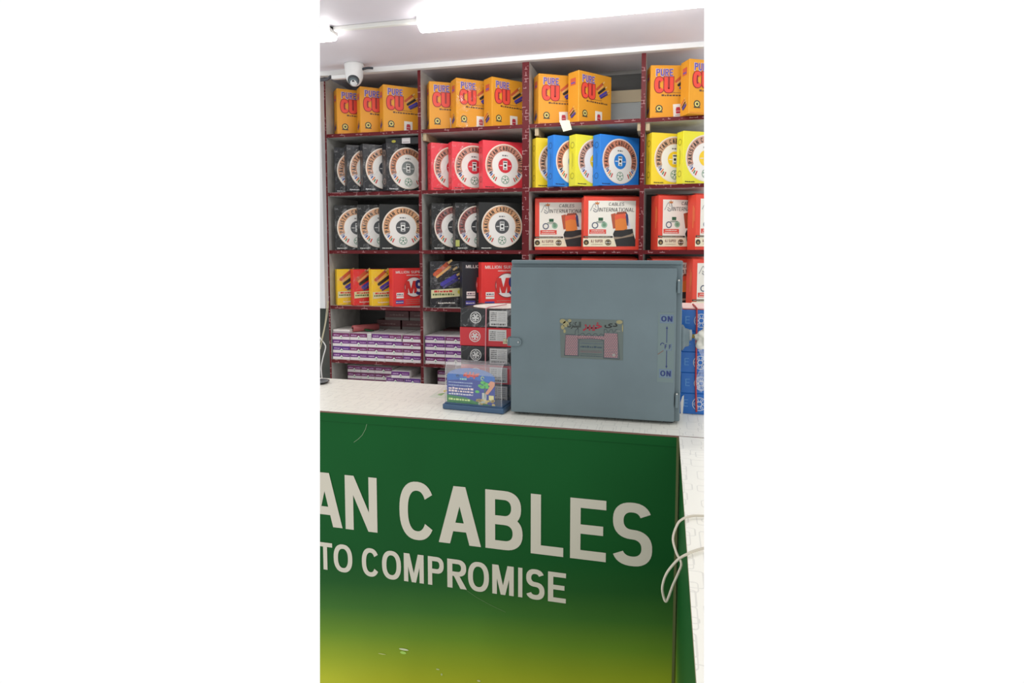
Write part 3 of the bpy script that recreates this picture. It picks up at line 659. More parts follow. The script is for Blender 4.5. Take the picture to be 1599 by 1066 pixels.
# row 5 partly below the counter
zb = ZS[5]+TH/2+.0005; g = 'purple and white boxes on the lowest visible shelf'
for k in range(3):
    for r in range(3):
        purple(-1.668+k*.081, SHF+.09, zb+r*PH, 0, 'purple and white box in the dim low shelf back row, %s column, %s layer' % (COLN[k], ROWN[r] if r < 2 else 'top'), g, W=.08 if k < 2 else PW, k=1)
for r in range(2): purple(-1.402, SHF+.012, zb+r*PH, 0, 'purple and white box at the front of the low shelf, %s layer under the brightest' % ('lower' if r == 0 else 'upper'), g)
for r in range(2): purple(-1.298, SHF+.008, zb+r*PH, 0, 'purple and white box at the right end of the low shelf, %s one' % ('lower' if r == 0 else 'upper'), g, W=.088, k=2)
purple(-1.366, SHF-.004, zb+2*PH, 2, 'brightest purple and white box lying askew on top in the low shelf', g)
for k in range(2):
    for r in range(3): purple(-1.14+k*.101, SHF+.07, zb+r*PH, 0, 'purple and white box on the low shelf of the second bay, %s column, %s layer' % (COLN[k], ROWN[r] if r < 2 else 'top'), 'low boxes in the second bay', k=1)

# paper tag hanging from the top shelf
mb = MB(); p = atY(873, 188, SHF-.004); q = atY(893, 205, SHF-.004)
w = q.x-p.x; h = p.z-q.z
mb.add([(0, 0, 0), (w*.35, -.003, -h), (w, -.002, -h*.85), (w*.8, 0, -h*.02), (0, .0012, 0), (w*.35, -.0018, -h), (w, -.0008, -h*.85), (w*.8, .0012, -h*.02)],
       [(0, 1, 2, 3), (7, 6, 5, 4), (0, 4, 5, 1), (1, 5, 6, 2), (2, 6, 7, 3), (3, 7, 4, 0)], M((232, 226, 196)))
tag(mb.build('paper_tag', loc=p), 'blank cream paper tag hanging from the top shelf edge', 'tag')

# ------------------------------------------------------------------ counter
CT = Z0-.53; CF = 1.800; CB = 2.27; LX = .0465
ctr = empty('shop_counter', (-.5, CF, 0)); tag(ctr, 'L shaped shop counter with white patterned top and green printed front', 'counter')
top = MB(); top.box(-1.7, CF-.004, CT-.005, .7, CB, CT-.0, LAM, mats={'F': M((120, 84, 72))}); local(top, 'counter_top', ctr)
leg = MB(); leg.box(LX, .28, CT-.012, .7, CF-.0075, CT-.0006, LAM, mats={'L': M((170, 158, 132))}); local(leg, 'counter_return_top', ctr)['label'] = 'white return top running towards the viewer'
body = MB(); body.box(-1.7, CF+.006, FL, .7, CB-.02, CT-.0055, M((120, 110, 96))); local(body, 'counter_body', ctr)
side = MB(); side.box(LX+.004, .28, FL, .6, CF-.001, CT-.0125, M((120, 110, 96)), mats={'L': GREEN}); local(side, 'counter_return_body', ctr)
fp = MB(); fp.box(-1.7, CF-.001, FL+.02, LX+.003, CF+.005, CT-.0055, GREEN)
A = Art(fp, (0, CF-.001, 0), (1, 0, 0), (0, 0, 1), .0007); LET = M((212, 206, 190), .5, 0, None, .25)
def panel_word(t, xl, xr, yb, yt, bold):
    """word between two columns; yb, yt: base and cap rows at the left end"""
    a = atY(xl, yb, CF); b = atY(xl, yt, CF); c = atY(xr, yb, CF)
    A.text(t, a.x, a.z, c.x, b.z, LET, 2, bold)
def panel_letters(t, cols, xl, yb, yt, bold):
    za = atY(xl, yb, CF).z; zb_ = atY(xl, yt, CF).z
    for ch, (a, b) in zip(t, cols):
        o = (zb_-za)*.012 if ch in 'CSO' else 0; A.text(ch, atY(a, yb, CF).x, za-o, atY(b, yb, CF).x, zb_+o, LET, 2, bold)
panel_letters('CABLES', [(624.8, 679.7), (685.5, 751.4), (758.3, 816.3), (829, 879.8), (890.4, 946.4), (955.7, 1018.8)], 624.8, 838, 750, .034)
panel_letters('COMPROMISE', [(566, 592.8), (597.3, 626.8), (631.3, 662.2), (668.7, 693.4), (698.9, 728.4), (731.2, 763.8), (769, 802.5), (809.4, 816), (821.4, 850.6), (856, 884)], 566, 897, 854, .036)
panel_letters('TO', [(498, 520), (522, 551)], 506, 888, 846, .036)
a = atY(540.4, 825, CF); b = atY(540.4, 741, CF); c = atY(590, 831, CF)
A.text('N', a.x, a.z, c.x, b.z, LET, 2, .034)
a = atY(482, 818, CF); c = atY(535.5, 824, CF); b = atY(535.5, 740, CF); A.text('A', a.x, atY(535, 824, CF).z, c.x, b.z, LET, 2, .034)
sc = M((120, 150, 110)); pts = [atY(x, y, CF) for x, y in ((573.5, 661), (571, 670), (566, 679), (560, 685), (553, 690))]
A.path([(p.x, p.z) for p in pts], .0016, sc, 2)
pts = [atY(x, y, CF) for x, y in ((729, 921), (745, 932), (765, 943), (790, 955))]; A.path([(p.x, p.z) for p in pts], .0008, M((110, 140, 90)), 2)
def blot(px, py, w, h, c):
    p = atY(px, py, CF); A.disc(p.x, p.z, w, M(c), 2, 12, h)
blot(631, 1013, .017, .0035, (206, 214, 170)); blot(630, 1018, .011, .005, (170, 214, 90)); blot(597, 1020, .014, .0018, (190, 200, 110)); blot(684, 1044, .006, .002, (196, 206, 150)); blot(748, 1062, .006, .003, (214, 214, 160)); blot(690, 1052, .003, .004, (190, 200, 130))
local(fp, 'front_panel', ctr)['label'] = 'green to yellow printed sign panel with white lettering'
st = MB(); st.box(-1.7, CF-.0035, CT-.034, LX+.002, CF-.0012, CT-.0055, GREEN, .0008, 1); local(st, 'panel_edge_strip', ctr)
co = MB(); co.box(LX-.0065, CF-.0055, FL+.02, LX+.001, CF-.0012, CT-.0055, M((96, 104, 58))); local(co, 'corner_strip', ctr)['label'] = 'olive corner strip'
# cable looped over the return
cab = M((206, 198, 180), .35); pts = []
def on(px, py): p = atZ(px, py, CT+.005); return p
def hang(px, py, Y):
    p = atY(px, py, Y)
    if p.z < CT: p.x = min(p.x, LX-.003)
    return p
loop = [on(1125, 809), on(1100, 805.5), on(1084, 805), on(1073, 807)]+[hang(*q) for q in ((1066, 810, 1.215), (1058, 818, 1.205), (1051, 840, 1.18), (1056, 862, 1.15), (1064, 879, 1.13), (1060, 893, 1.12), (1051, 913, 1.11), (1041, 938, 1.10),
        (1036, 930, 1.10), (1034.5, 915, 1.095), (1041, 895, 1.09), (1056, 876, 1.085), (1066, 868.5, 1.075))]+[on(1073, 865), on(1081, 861), on(1100, 855.5), on(1125, 852)]
mb = MB(); mb.tube(loop, .0024, cab, 8, 8); tag(mb.build('white_cable'), 'off white cable looped over the counter return edge', 'cable')

# ------------------------------------------------------------------ grey changeover cabinet
BX0 = xat(797, 1.90, CT+.25); CBY = 1.90; CH = .494
cb = empty('electrical_cabinet', (BX0, CBY, CT)); tag(cb, 'large grey blue metal electrical cabinet standing on the white counter', 'cabinet')
CW = xat(1065.5, 1.92, CT+.4)-BX0; DW = xat(1056.5, 1.90, CT+.4)-BX0
mb = MB(); mb.box(0, .018, .008, CW, .13, CH+.004, GREYM, .004, 2); mb.box(-.0, .010, CH-.006, CW, .030, CH+.007, GREYM, .005, 3)
for x in (.02, CW-.05): mb.box(x, .03, .0006, x+.03, .12, .009, M((40, 44, 46)))
mb.build('body', cb)
mb = MB(); mb.box(.001, 0, .010, DW, .0155, CH-.016, GREYM, .0035, 3); door = mb.build('door', cb)
def dc(px, py): p = atY(px, py, CBY); return p.x-BX0, p.z-CT
# city gate sticker on the door
mb = MB(); A = Art(mb, (0, 0, 0), (1, 0, 0), (0, 0, 1), .00035)
x0, z1 = dc(874, 497); x1, z0 = dc(972.5, 562); film = M((92, 104, 100), .3); x0b, _ = dc(876, 563)
A.poly([(x0b, z0), (x1, z0-.001), (x1, z1), (x0, z1)], film, 1)
glue = M((150, 142, 100)); w_, h_ = x1-x0, z1-z0
def S(u, v): return x0+u*w_, z0+v*h_
for (u, v, ru, rv) in ((.05, .93, .05, .06), (.10, .86, .05, .08), (.16, .95, .03, .04), (.05, .78, .03, .06), (.94, .95, .05, .05), (.99, .8, .01, .1), (.08, .68, .02, .05)):
    a, b = S(u, v); A.disc(a, b, ru*w_, glue, 2, 9, rv*h_)
pink = M((176, 128, 128)); ln = M((44, 48, 62))
def brick(u0, v0, u1, v1, nx, nz, skew=0):
    for j in range(nz):
        for i in range(nx+1):
            off = .5*(j % 2); ua = u0+(u1-u0)*(i-off+.12)/nx; ub = u0+(u1-u0)*(i-off+.88)/nx
            ua = max(ua, u0); ub = min(ub, u1)
            if ub-ua < .004: continue
            va = v0+(v1-v0)*(j+.2)/nz; vb = v0+(v1-v0)*(j+.82)/nz
            A.poly([S(ua+skew*(v1-va), va), S(ub+skew*(v1-va), va), S(ub+skew*(v1-vb), vb), S(ua+skew*(v1-vb), vb)], pink, 2)
bk = M((92, 90, 100)); A.poly([S(.085, .065), S(.30, .065), S(.30, .59), (S(.10, 0)[0], S(0, .59)[1])], bk, 1.6); A.poly([S(.705, .04), S(.93, .03), S(.905, .67), S(.715, .67)], bk, 1.6); A.rect(*S(.29, .49), *S(.71, .59), bk, 1.6)
brick(.09, .07, .29, .58, 6, 13); brick(.71, .05, .92, .66, 6, 15); brick(.29, .50, .71, .58, 11, 2)
def P_(pts, w=.0011): A.path([S(*p) for p in pts], w, ln, 3)
P_([(.08, .06), (.10, .60), (.25, .60), (.25, .68), (.27, .74), (.30, .74), (.30, .64)]); P_([(.08, .06), (.31, .06), (.31, .46), (.34, .5), (.5, .515), (.66, .5), (.70, .46), (.70, .03), (.95, .02), (.91, .68)])
cr = [(.30, .62)]
for k in range(4):
    u = .335+k*.1; cr += [(u-.02, .575), (u, .61), (u+.02, .64), (u+.05, .64), (u+.065, .6)]
P_(cr[:-2]+[(.71, .6)]); P_([(.70, .58), (.71, .76), (.74, .76), (.76, .69), (.785, .70), (.80, .76), (.83, .76), (.845, .69), (.87, .70), (.885, .76), (.91, .76)])
A.text('\uFBFC\uFEA9', *S(.71, .79), *S(.91, .92), M((24, 28, 26)), 3, .03)
A.text('\uFEAE\uFE92\uFEF4\uFEA7', *S(.37, .70), *S(.67, .93), M((150, 28, 48)), 3, .035)
A.text('\uFB8E\uFEAE\uFB69\uFB91\uFBFF\uFEDF\uFE8D', *S(.12, .74), *S(.34, .93), M((24, 28, 26)), 3, .02)
for k, (v, h, c) in enumerate(((.44, .02, (90, 92, 98)), (.375, .03, (84, 96, 106)), (.28, .045, (52, 70, 84)), (.20, .016, (110, 92, 96)), (.16, .022, (120, 90, 96)), (.11, .018, (70, 84, 92)), (.06, .018, (60, 76, 84)))):
    a, b = S(.335, v); c2, _ = S(.68, v); A.scrib(a, b, c2, h*h_, M(c), 3, seed=30+k)
sm = M((150, 146, 142)); a, b = S(.86, .12); A.disc(a, b, .005, sm, 4, 9); a, b = S(.9, .72); A.rect(a, b, a+.012, b+.0016, sm, 4)
mb.build('sticker', door, loc=(0, -.0004, 0))['label'] = 'transparent sticker printed with a brick city gate and Urdu lettering'
mb = MB(); A = Art(mb, (0, 0, 0), (1, 0, 0), (0, 0, 1), .00035); nav = M((26, 44, 104)); lb = M((96, 116, 150))
a, b = dc(1026, 596); c, d = dc(1056, 488)
mb.box(a, -.0002, b, min(c, DW-.004), 0.0003, d, M((106, 124, 124), .35))
def on_mark(px0, py0, px1, py1):
    a0, b1 = dc(px0, py0); a1, b0 = dc(px1, py1)
    A.rect(a0, b0, a1, b1, lb, 1); A.rect(a0+.0012, b0+.0012, a1-.0012, b1-.0012, M((104, 126, 140)), 2); A.text('ON', a0+.003, b0+.0045, a1-.003, b1-.004, nav, 3, .06)
on_mark(1031, 491, 1051.5, 504.5); on_mark(1029.5, 576, 1049, 590)
a, b = dc(1041.5, 509); c, d = dc(1041, 535); A.rect(a-.001, d, a+.001, b-.006, nav, 2); A.poly([(a-.003, b-.008), (a+.003, b-.008), (a, b)], nav, 3)
a, b = dc(1040.5, 575); c, d = dc(1041, 547); A.rect(a-.001, b+.006, a+.001, d, nav, 2); A.poly([(a-.003, b+.008), (a, b), (a+.003, b+.008)], nav, 3)
a, b = dc(1031, 546); c, d = dc(1049, 536); A.rect(a+.007, b, c, b+.0012, lb, 1); A.rect(c-.0012, b, c, d, lb, 1)
A.text('F F', a+.013, b+.004, c-.002, d-.004, nav, 2, .05); A.arc(a+.006, b+.016, .004, .0062, 20, 200, nav, 2, 10)
a, b = dc(1027, 553); c, d = dc(1036, 547); A.line((a, b), (c, d), .0018, M((120, 78, 66)), 2)
mb.build('switch_sticker', door, loc=(0, -.0004, 0))['label'] = 'clear sticker with blue ON OFF ON marks and arrows'
# hinges, latch
for (px, py, l_) in ((1060, 448, .036), (1056.5, 626, .04)):
    a, b = dc(px, py); mb = MB(); mb.cyl((a, -.001, b-l_/2), (a, -.001, b+l_/2), .0042, .0042, GREYM, 14); mb.cyl((a, -.001, b+l_/2), (a, -.001, b+l_/2+.004), .003, .003, M((206, 206, 200), .3, .8), 12)
    mb.box(a-.001, .002, b-l_/2, a+.008, .018, b+l_/2, GREYM); mb.build('hinge', cb)
mb = MB(); a, b = dc(797, 533); c, _ = dc(813, 533); hh = .0132
pts = [(a-.004, b-hh), (c-.008, b-hh)]+[(c-.008+.012*math.sin(R(t)), b-hh*math.cos(R(t))) for t in range(20, 180, 20)]+[(c-.008, b+hh), (a-.004, b+hh)]
mb.prism(pts, -.0065, -.0005, GREYM); mb.cyl((c-.006, -.007, b), (c-.006, -.0095, b), .004, .003, M((160, 166, 166), .3, .7), 12)
mb.box(a-.008, -.0065, b-hh, a-.003, .03, b+hh, GREYM)
latch = mb.build('latch', cb)
mb = MB(); mt = M((170, 166, 140), .3, .8); mb.cyl((a-.008, .006, b+.001), (a-.019, .006, b+.001), .0045, .0045, mt, 12); mb.cyl((a-.014, .006, b+.001), (a-.023, .006, b+.001), .008, .008, mt, 6, False)
mb.box(a-.026, .004, b-.009, a-.012, .008, b-.003, mt); mb.build('latch_bolt', latch)['label'] = 'brass coloured bolt and nut'
# operating handle on the right side
hx = CW; _, hz = dc(1070, 532)
mb = MB(); mb.lathe([(0, -.002), (.040, -.002), (.040, .006), (.034, .010), (.030, .012), (.026, .024), (0, .026)], GREYM, 26, 'X', (hx, .075, hz)); mb.lathe([(0, .02), (.017, .02), (.017, .032), (0, .034)], M((150, 158, 158), .4), 20, 'X', (hx, .075, hz+.008))
hub = mb.build('handle_hub', cb)
mb = MB(); mb.cyl((hx+.030, .075, hz+.004), (hx+.062, .075, hz+.008), .0065, .0065, M((120, 108, 50), .4, .5), 12); mb.build('handle_rod', hub)
bm = bmesh.new(); bmesh.ops.create_icosphere(bm, subdivisions=4, radius=1)
for v in bm.verts:
    n_ = v.co.copy(); f = 1+.16*math.sin(7*n_.z+3*n_.y)+.10*math.sin(11*n_.x+5*n_.z)+.06*math.sin(19*n_.y+9*n_.x)
    v.co = Vector((n_.x*.040*f, n_.y*.034*f, n_.z*.036*f-.010*n_.x*0))
mb = MB(); mb.bm(bm, M((226, 224, 212), .3), True); mb.build('handle_knob', hub, loc=(hx+.085, .075, hz-.001))['label'] = 'white knob wrapped in plastic'
bm = bmesh.new(); bmesh.ops.create_grid(bm, x_segments=20, y_segments=26, size=.5)
for v in bm.verts:
    u_, w_2 = v.co.x, v.co.y; t_ = .5-w_2
    v.co = Vector((u_*.07*(1-.35*t_)+.012*math.sin(6*w_2), .008*math.sin(23*u_+9*w_2)+.004*math.sin(51*u_), -t_*.13-.02*abs(u_)))
mb = MB(); mb.bm(bm, clear_mat('thin_bag_plastic', .30), True); mb.build('plastic_bag', hub, loc=(hx+.083, .036, hz-.022))['label'] = 'loose clear plastic bag'

# ------------------------------------------------------------------ flat carton stack beside the cabinet
def flat_carton(col, label_dark=False, W=.235, H=.0665, D=.235):
    mb = MB(); mb.box(0, 0, 0, W, D, H-.0006, M(col, .35), .0015, 1); A = face_front(mb); wh = M((222, 220, 216)); cx, cz, r = W*.235, H*.52, H*.31
    A.arc(cx, cz, r*.88, r, 0, 360, wh, 1, 24)
    for k in range(5):
        t = R(90+72*k); A.arc(cx+r*.5*math.cos(t), cz+r*.5*math.sin(t), r*.17, r*.27, 0, 360, wh, 1, 10); A.line((cx, cz), (cx+r*.8*math.cos(t+.6), cz+r*.8*math.sin(t+.6)), .0014, wh, 2)
    A.disc(cx, cz, r*.2, wh, 1, 10); A.rect(W*.425, 0, W*.427, H, M((120, 40, 40) if col[0] > 100 else (70, 70, 70)), 1)
    A.rect(W*.45, H*.08 if not label_dark else H*.3, W*.72, H*.90, M((206, 204, 200)), 1)
    for k in range(5): A.scrib(W*.47, H*(.36+.1*k), W*.56, H*.05, M((70, 70, 70)), 2, seed=k); A.scrib(W*.58, H*(.36+.1*k), W*.70, H*.035, M((120, 120, 120)), 2, seed=k+9)
    if not label_dark: A.scrib(W*.48, H*.14, W*.69, H*.10, M((50, 50, 50)), 2, seed=3)
    A.disc(W*.92, H*.42, H*.27, M((178, 146, 60)), 1, 14); A.disc(W*.92, H*.42, H*.17, M((206, 180, 90)), 2, 12)
    T = face_top(mb, H-.0006); T.disc(W/2, D/2, W*.44, M((222, 214, 204)), 1, 30)
    return mb
SBY = 2.04; sx = xat(719.5, SBY, CT+.2); hs = (Z0-CAM.z)
ztop = atY(740, 481.5, SBY).z; nb = 5; HH = (ztop-CT)/nb
stk = [((44, 46, 48), 'black flat carton in the counter stack, just above the lowest', 0), ((206, 44, 52), 'red', 1)]
for k in range(nb):
    col = (30, 32, 34) if k % 2 == 0 else (196, 34, 44)
    lab = ['black flat carton lowest in the counter stack, mostly hidden by clear box', 'red flat carton second from the bottom of the counter stack, behind the clear box', 'black flat carton in the middle of the counter stack', 'red flat carton between two black ones in the counter stack', 'black flat carton topmost of the counter stack beside the grey cabinet'][k]
    o = flat_carton(col, k == 3, H=HH).build('flat_carton', loc=(sx+(-.003 if k == 3 else 0), SBY, CT+.0005+k*HH)); tag(o, lab, 'box', 'flat cartons stacked left of the cabinet')
    if k in (2, 4): wrap_for(.235, HH-.003, .235, o, .0012)
mb = MB(); x = sx+.095; mb.tube([(x, SBY-.0078, CT+.02), (x-.002, SBY-.008, CT+HH*2), (x+.001, SBY-.008, ztop-.02), (x+.004, SBY-.0075, ztop+.003), (x+.03, SBY+.02, ztop+.008), (x+.04, SBY+.12, ztop+.006)], .0022, M((206, 140, 146), .4), 8, 6)
tag(mb.build('tie_string'), 'pink string tied around the black and red flat carton stack', 'string')
# blue stack at the right
BY = 2.05; bx = xat(1061, BY, CT+.1); bt = atY(1080, 484, BY).z; bt = max(bt, CT+.30); bh = (bt-CT)/5
for k in range(5):
    W = .235; mb = MB(); mb.box(0, 0, 0, W, .235, bh-.0006, M((28, 106, 190), .32), .0015, 1); A = face_front(mb); r = bh*.33; wh = M((206, 214, 226)); cx = W*.27
    A.arc(cx, bh*.5, r*.9, r, 0, 360, wh, 1, 22); A.arc(cx, bh*.5, r*.30, r*.42, 0, 360, wh, 1, 12)
    for q in range(6): t = R(60*q); A.arc(cx+r*.62*math.cos(t), bh*.5+r*.62*math.sin(t), r*.12, r*.2, 0, 360, wh, 1, 8)
    A.text('E', W*.06, bh*.35, W*.12, bh*.7, M((90, 150, 210)), 1, .01)
    T = face_top(mb, bh-.0006); T.disc(W/2, .117, W*.44, M((222, 216, 206)), 1, 30)
    o = mb.build('flat_carton', loc=(bx+(.004 if k % 2 else 0), BY, CT+.0005+k*bh)); tag(o, 'blue flat carton right of the grey cabinet, %s of five' % ['bottom', 'second from bottom', 'middle', 'second from top', 'topmost'][k], 'box', 'blue flat cartons stacked right of the cabinet')
mb = MB(); mb.box(0, 0, 0, .22, .2, .006, M((226, 196, 190)), .001, 1); mb.box(0, -.0006, .001, .22, 0, .003, M((206, 60, 60))); tag(mb.build('folded_sheet', loc=(bx+.005, BY+.005, CT+5*bh+.0006)), 'thin pale sheet with red edge on the blue stack', 'sheet')
xx = xat(1087, BY-.006, CT+.15)
mb = MB(); mb.tube([(xx+.004, BY-.006, CT+.01), (xx, BY-.007, CT+.1), (xx-.001, BY-.007, CT+.2), (xx-.002, BY-.007, bt-.01), (xx-.005, BY-.004, bt+.009), (xx-.01, BY+.1, bt+.010)], .003, M((176, 52, 56), .5), 8, 6)
tag(mb.build('tie_string'), 'red string tied around the blue flat carton stack', 'string')
mb = MB(); a = atY(1064, 649, BY-.02); b = atY(1067, 617, BY-.02)
mb.prism([(a.x-.002, CT+.001), (a.x+.004, CT+.001), (b.x+.001, CT+.03), (b.x+.002, b.z), (b.x-.003, b.z-.004), (a.x-.004, CT+.04)], BY-.021, BY-.017, WHITE); tag(mb.build('paper_scrap'), 'narrow torn white paper between the grey cabinet and blue stack', 'paper')

# ------------------------------------------------------------------ clear collection box
AY = 1.925; aw = .200; ah = .136; ad = .085; p = atZ(692, 637, CT)
ab = empty('collection_box', (p.x+.002, AY-.012, CT), R(-5)); tag(ab, 'clear plastic collection box with blue base and printed card on counter', 'collection box')
mb = MB(); mb.box(0, 0, .0005, aw+.018, ad+.022, .019, M((62, 92, 124), .3), .004, 2); mb.box(.006, .006, .019, aw+.012, ad+.016, .023, M((62, 92, 124), .3), .001, 1); mb.build('base', ab)
def profile(g):
    pts = [(g, 0), (g, ah*.72)]
    for k in range(1, 9):
        t = R(180-90*k/8); pts.append((.028+(.028-g)*math.cos(t), ah-.028+(.028-g)*math.sin(t)))
    for k in range(0, 9):
        t = R(90-90*k/8); pts.append((ad-.028+(.028-g)*math.cos(t), ah-.028+(.028-g)*math.sin(t)))
    pts.append((ad-g, 0)); return pts
po = profile(0); n = len(po); x0, x1 = .008, aw+.008; vs = [(x0, .010+a, .023+b) for a, b in po]+[(x1, .010+a, .023+b) for a, b in po]
mb = MB(); HAZE = clear_mat('hazy_acrylic', .30)
for i in range(n-1): mb.add([vs[i], vs[i+n], vs[i+1+n], vs[i+1]], [(0, 1, 2, 3)], CLEAR if i in (0, n-2) else HAZE)
mb.add([], [], CLEAR); mb.add(vs, [list(range(n)), list(range(2*n-1, n-1, -1))], CLEAR)
for x in (x0, x1): mb.tube([(x, .010+a, .023+b) for a, b in po], .0012, clear_mat('acrylic_edge', .45), 6, 1)
mb.build('clear_cover', ab)
mb = MB(); A = Art(mb, (0, .0125, .023), (1, 0, 0), (0, 0, 1), .0003); cw, chh = .172, .120; X = .012
out = [(X, 0), (X+cw, 0), (X+cw, chh*.70)]+[(X+cw*(.5+.5*math.cos(R(t))), chh*(.74+.26*math.sin(R(t)))) for t in range(8, 180, 12)]+[(X, chh*.74)]
mb.prism([(a, b+.023) for a, b in out], .0126, .0140, M((36, 104, 184), .35))
A.poly([(X, 0.0), (X+cw, 0.0), (X+cw, chh*.62), (X+cw*.5, chh*.70), (X, chh*.62)], M((44, 66, 150)), 1)
A.poly([(X, 0), (X+cw*.95, 0), (X+cw*.6, chh*.08), (X+cw*.4, chh*.17), (X, chh*.22)], M((40, 128, 68)), 2)
A.text('*', X+cw*.20, chh*.70, X+cw*.27, chh*.80, M((30, 60, 60)), 3, .1)
for k in range(9): A.line((X+cw*(.36+.035*k), chh*(.76+.05*math.sin(k*1.9))), (X+cw*(.395+.035*k), chh*(.86+.04*math.sin(k*2.7))), .005, M((222, 76, 62)), 4+k % 2)
A.line((X+cw*.35, chh*.79), (X+cw*.66, chh*.80), .006, M((222, 76, 62)), 4); A.scrib(X+cw*.28, chh*.66, X+cw*.42, .006, M((150, 210, 200)), 4, seed=3)
for k, (v, h, c, b_) in enumerate(((.565, .004, (170, 190, 220), .55), (.48, .004, (170, 190, 220), .52), (.385, .007, (230, 214, 214), .56), (.31, .007, (230, 214, 214), .56), (.23, .006, (214, 214, 226), .55), (.075, .007, (206, 230, 150), .50))):
    A.scrib(X+cw*.04, chh*v, X+cw*b_, h, M(c), 4, seed=50+k)
grn = M((90, 190, 90))
for (u, v, r_) in ((.76, .62, .010), (.82, .58, .011), (.74, .50, .010), (.84, .50, .008), (.70, .53, .008), (.64, .36, .008)): A.disc(X+cw*u, chh*v, r_, grn, 3, 8, r_*.6)
A.arc(X+cw*.75, chh*.74, .004, .0065, 0, 300, M((190, 210, 120)), 4, 10)
A.line((X+cw*.80, chh*.52), (X+cw*.80, chh*.2), .003, M((60, 120, 60)), 4)
sk = M((214, 150, 120)); A.poly([(X+cw, chh*.66), (X+cw*.92, chh*.68), (X+cw*.86, chh*.58), (X+cw*.90, chh*.54), (X+cw*.86, chh*.44), (X+cw*.80, chh*.32), (X+cw*.86, chh*.30), (X+cw*.94, chh*.44), (X+cw, chh*.56)], sk, 5)
A.rect(X+cw*.88, chh*.12, X+cw*.98, chh*.28, M((222, 214, 150)), 4); A.rect(X+cw*.74, chh*.14, X+cw*.83, chh*.34, M((190, 196, 190)), 4)
for k in range(26):
    rn = random.Random(k); A.disc(X+cw*rn.uniform(.60, .99), chh*rn.uniform(.01, .15), .006, M(rn.choice(((196, 176, 110), (150, 130, 80), (214, 200, 150), (180, 190, 180)))), 5+k % 3, 8, .0035)
mb.build('printed_card', ab)['label'] = 'blue and green printed card with a hand planting a seedling'
mb = MB()
for k in range(7):
    rn = random.Random(k+3); a = rn.uniform(.03, .17); b = rn.uniform(.03, .075); mb.prism([(a-.02, b-.01), (a+.02, b-.014), (a+.024, b+.010), (a-.016, b+.014)], .0235+k*.0012, .0245+k*.0012, M(rn.choice(((150, 140, 120), (120, 130, 120), (170, 120, 110)))), 'XY')
mb.build('banknotes', ab)
# papers beside it
for (pts, dz, cols, lab) in (([(670, 620), (690, 607), (700, 609), (700, 622)], .0004, (222, 228, 214), 'pale paper slip with green print left of the clear box'), ([(681, 616), (693, 603), (701, 604), (700, 613)], .0014, (232, 230, 220), 'white paper slip lying on the greenish one')):
    w3 = [atZ(a, b, CT) for a, b in pts]; mb = MB(); mb.prism([(q.x, q.y) for q in w3], CT+dz, CT+dz+.0007, M(cols), 'XY')
    if dz < .001: q = [atZ(a, b, CT) for a, b in ((683, 617), (690, 612), (696, 613), (689, 618))]; mb.add([(t.x, t.y, CT+dz+.0008) for t in q], [(0, 1, 2, 3)], M((150, 196, 130)))
    else: q = [atZ(a, b, CT) for a, b in ((692, 611), (697, 609), (699, 611), (694, 613))]; mb.add([(t.x, t.y, CT+dz+.0008) for t in q], [(0, 1, 2, 3)], M((222, 206, 90)))
    tag(mb.build('paper_slip'), lab, 'paper')
# dark dish at the far left of the counter, hanging cables
p = atZ(497, 598, CT); mb = MB(); mb.lathe([(0, 0), (.028, .0005), (.042, .006), (.044, .009), (.040, .008), (.027, .003), (0, .003)], M((40, 42, 44), .35), 28); tag(mb.build('dish', loc=(p.x, p.y, CT+.0006)), 'dark dish on the counter at the left edge of the photo', 'dish')
wire = M((196, 188, 160), .5); YW = SHF-.05
for pts, lab in (([(512, 470), (510, 484), (507.5, 505), (503, 526), (499, 536)], 'cream wire hanging from the white wall end, left of two'), ([(513, 470), (511.5, 488), (508, 508), (504, 527), (500, 545)], 'cream wire hanging from the white wall end, right of two'), ([(496, 520), (500.5, 528), (507, 537), (508.4, 543), (505, 556), (501.8, 572), (502, 582), (503, 592), (503, 600)], 'white cable curling down behind the counter at the left edge')):
    mb = MB(); mb.tube([atY(a, b, YW+.006*(a % 2)) for a, b in pts], .0022 if 'curling' not in lab else .003, wire if 'curling' not in lab else WHITE, 8, 5); tag(mb.build('hanging_wire'), lab, 'cable')

# ------------------------------------------------------------------ ceiling lamps and security camera
LY = atZ(590, 36, CEIL).y; DIFF = emit('lit_diffuser', (1, .985, .97), LAMP)
def batten(x0, x1, label):
    r = empty('ceiling_batten_light', (x0, LY, CEIL)); L = x1-x0
    mb = MB(); mb.box(0, -.030, -.012, L, .030, -.0005, M((230, 230, 228)), .002, 1); mb.build('housing', r)
    mb = MB(); pts = [(-.040, -.012)]+[(-.040*math.cos(R(t)), -.018-.034*math.sin(R(t))) for t in range(0, 181, 15)]+[(.040, -.012)]
    mb.prism(pts, .0065, L-.0065, DIFF, 'YZ'); mb.build('diffuser', r)
    for x in (0, L-.006): mb = MB(); mb.box(x, -.033, -.026, x+.006, .033, -.001, M((232, 232, 230)), .001, 1); mb.build('end_cap', r)
    return tag(r, label, 'light', 'batten lights under the ceiling')
xe = xat(521, LY, CEIL); xs = xat(655, LY, CEIL)
batten(xe-1.2, xe, 'glowing ceiling batten light ending at the top left corner'); batten(xs, xs+1.3, 'long glowing ceiling batten light across the top of the photo')
mb = MB(); mb.box(xe+.002, LY-.011, CEIL-.016, xs-.002, LY+.011, CEIL-.0004, M((232, 232, 226)), .002, 1); tag(mb.build('cable_duct'), 'white cable duct on the ceiling joining the two lights', 'cable duct')
p = atZ(553, 100, CEIL); dm = empty('dome_security_camera', p); tag(dm, 'white dome security camera under the ceiling above the left shelves', 'security camera')
wp = M((222, 222, 220), .35); r = .047
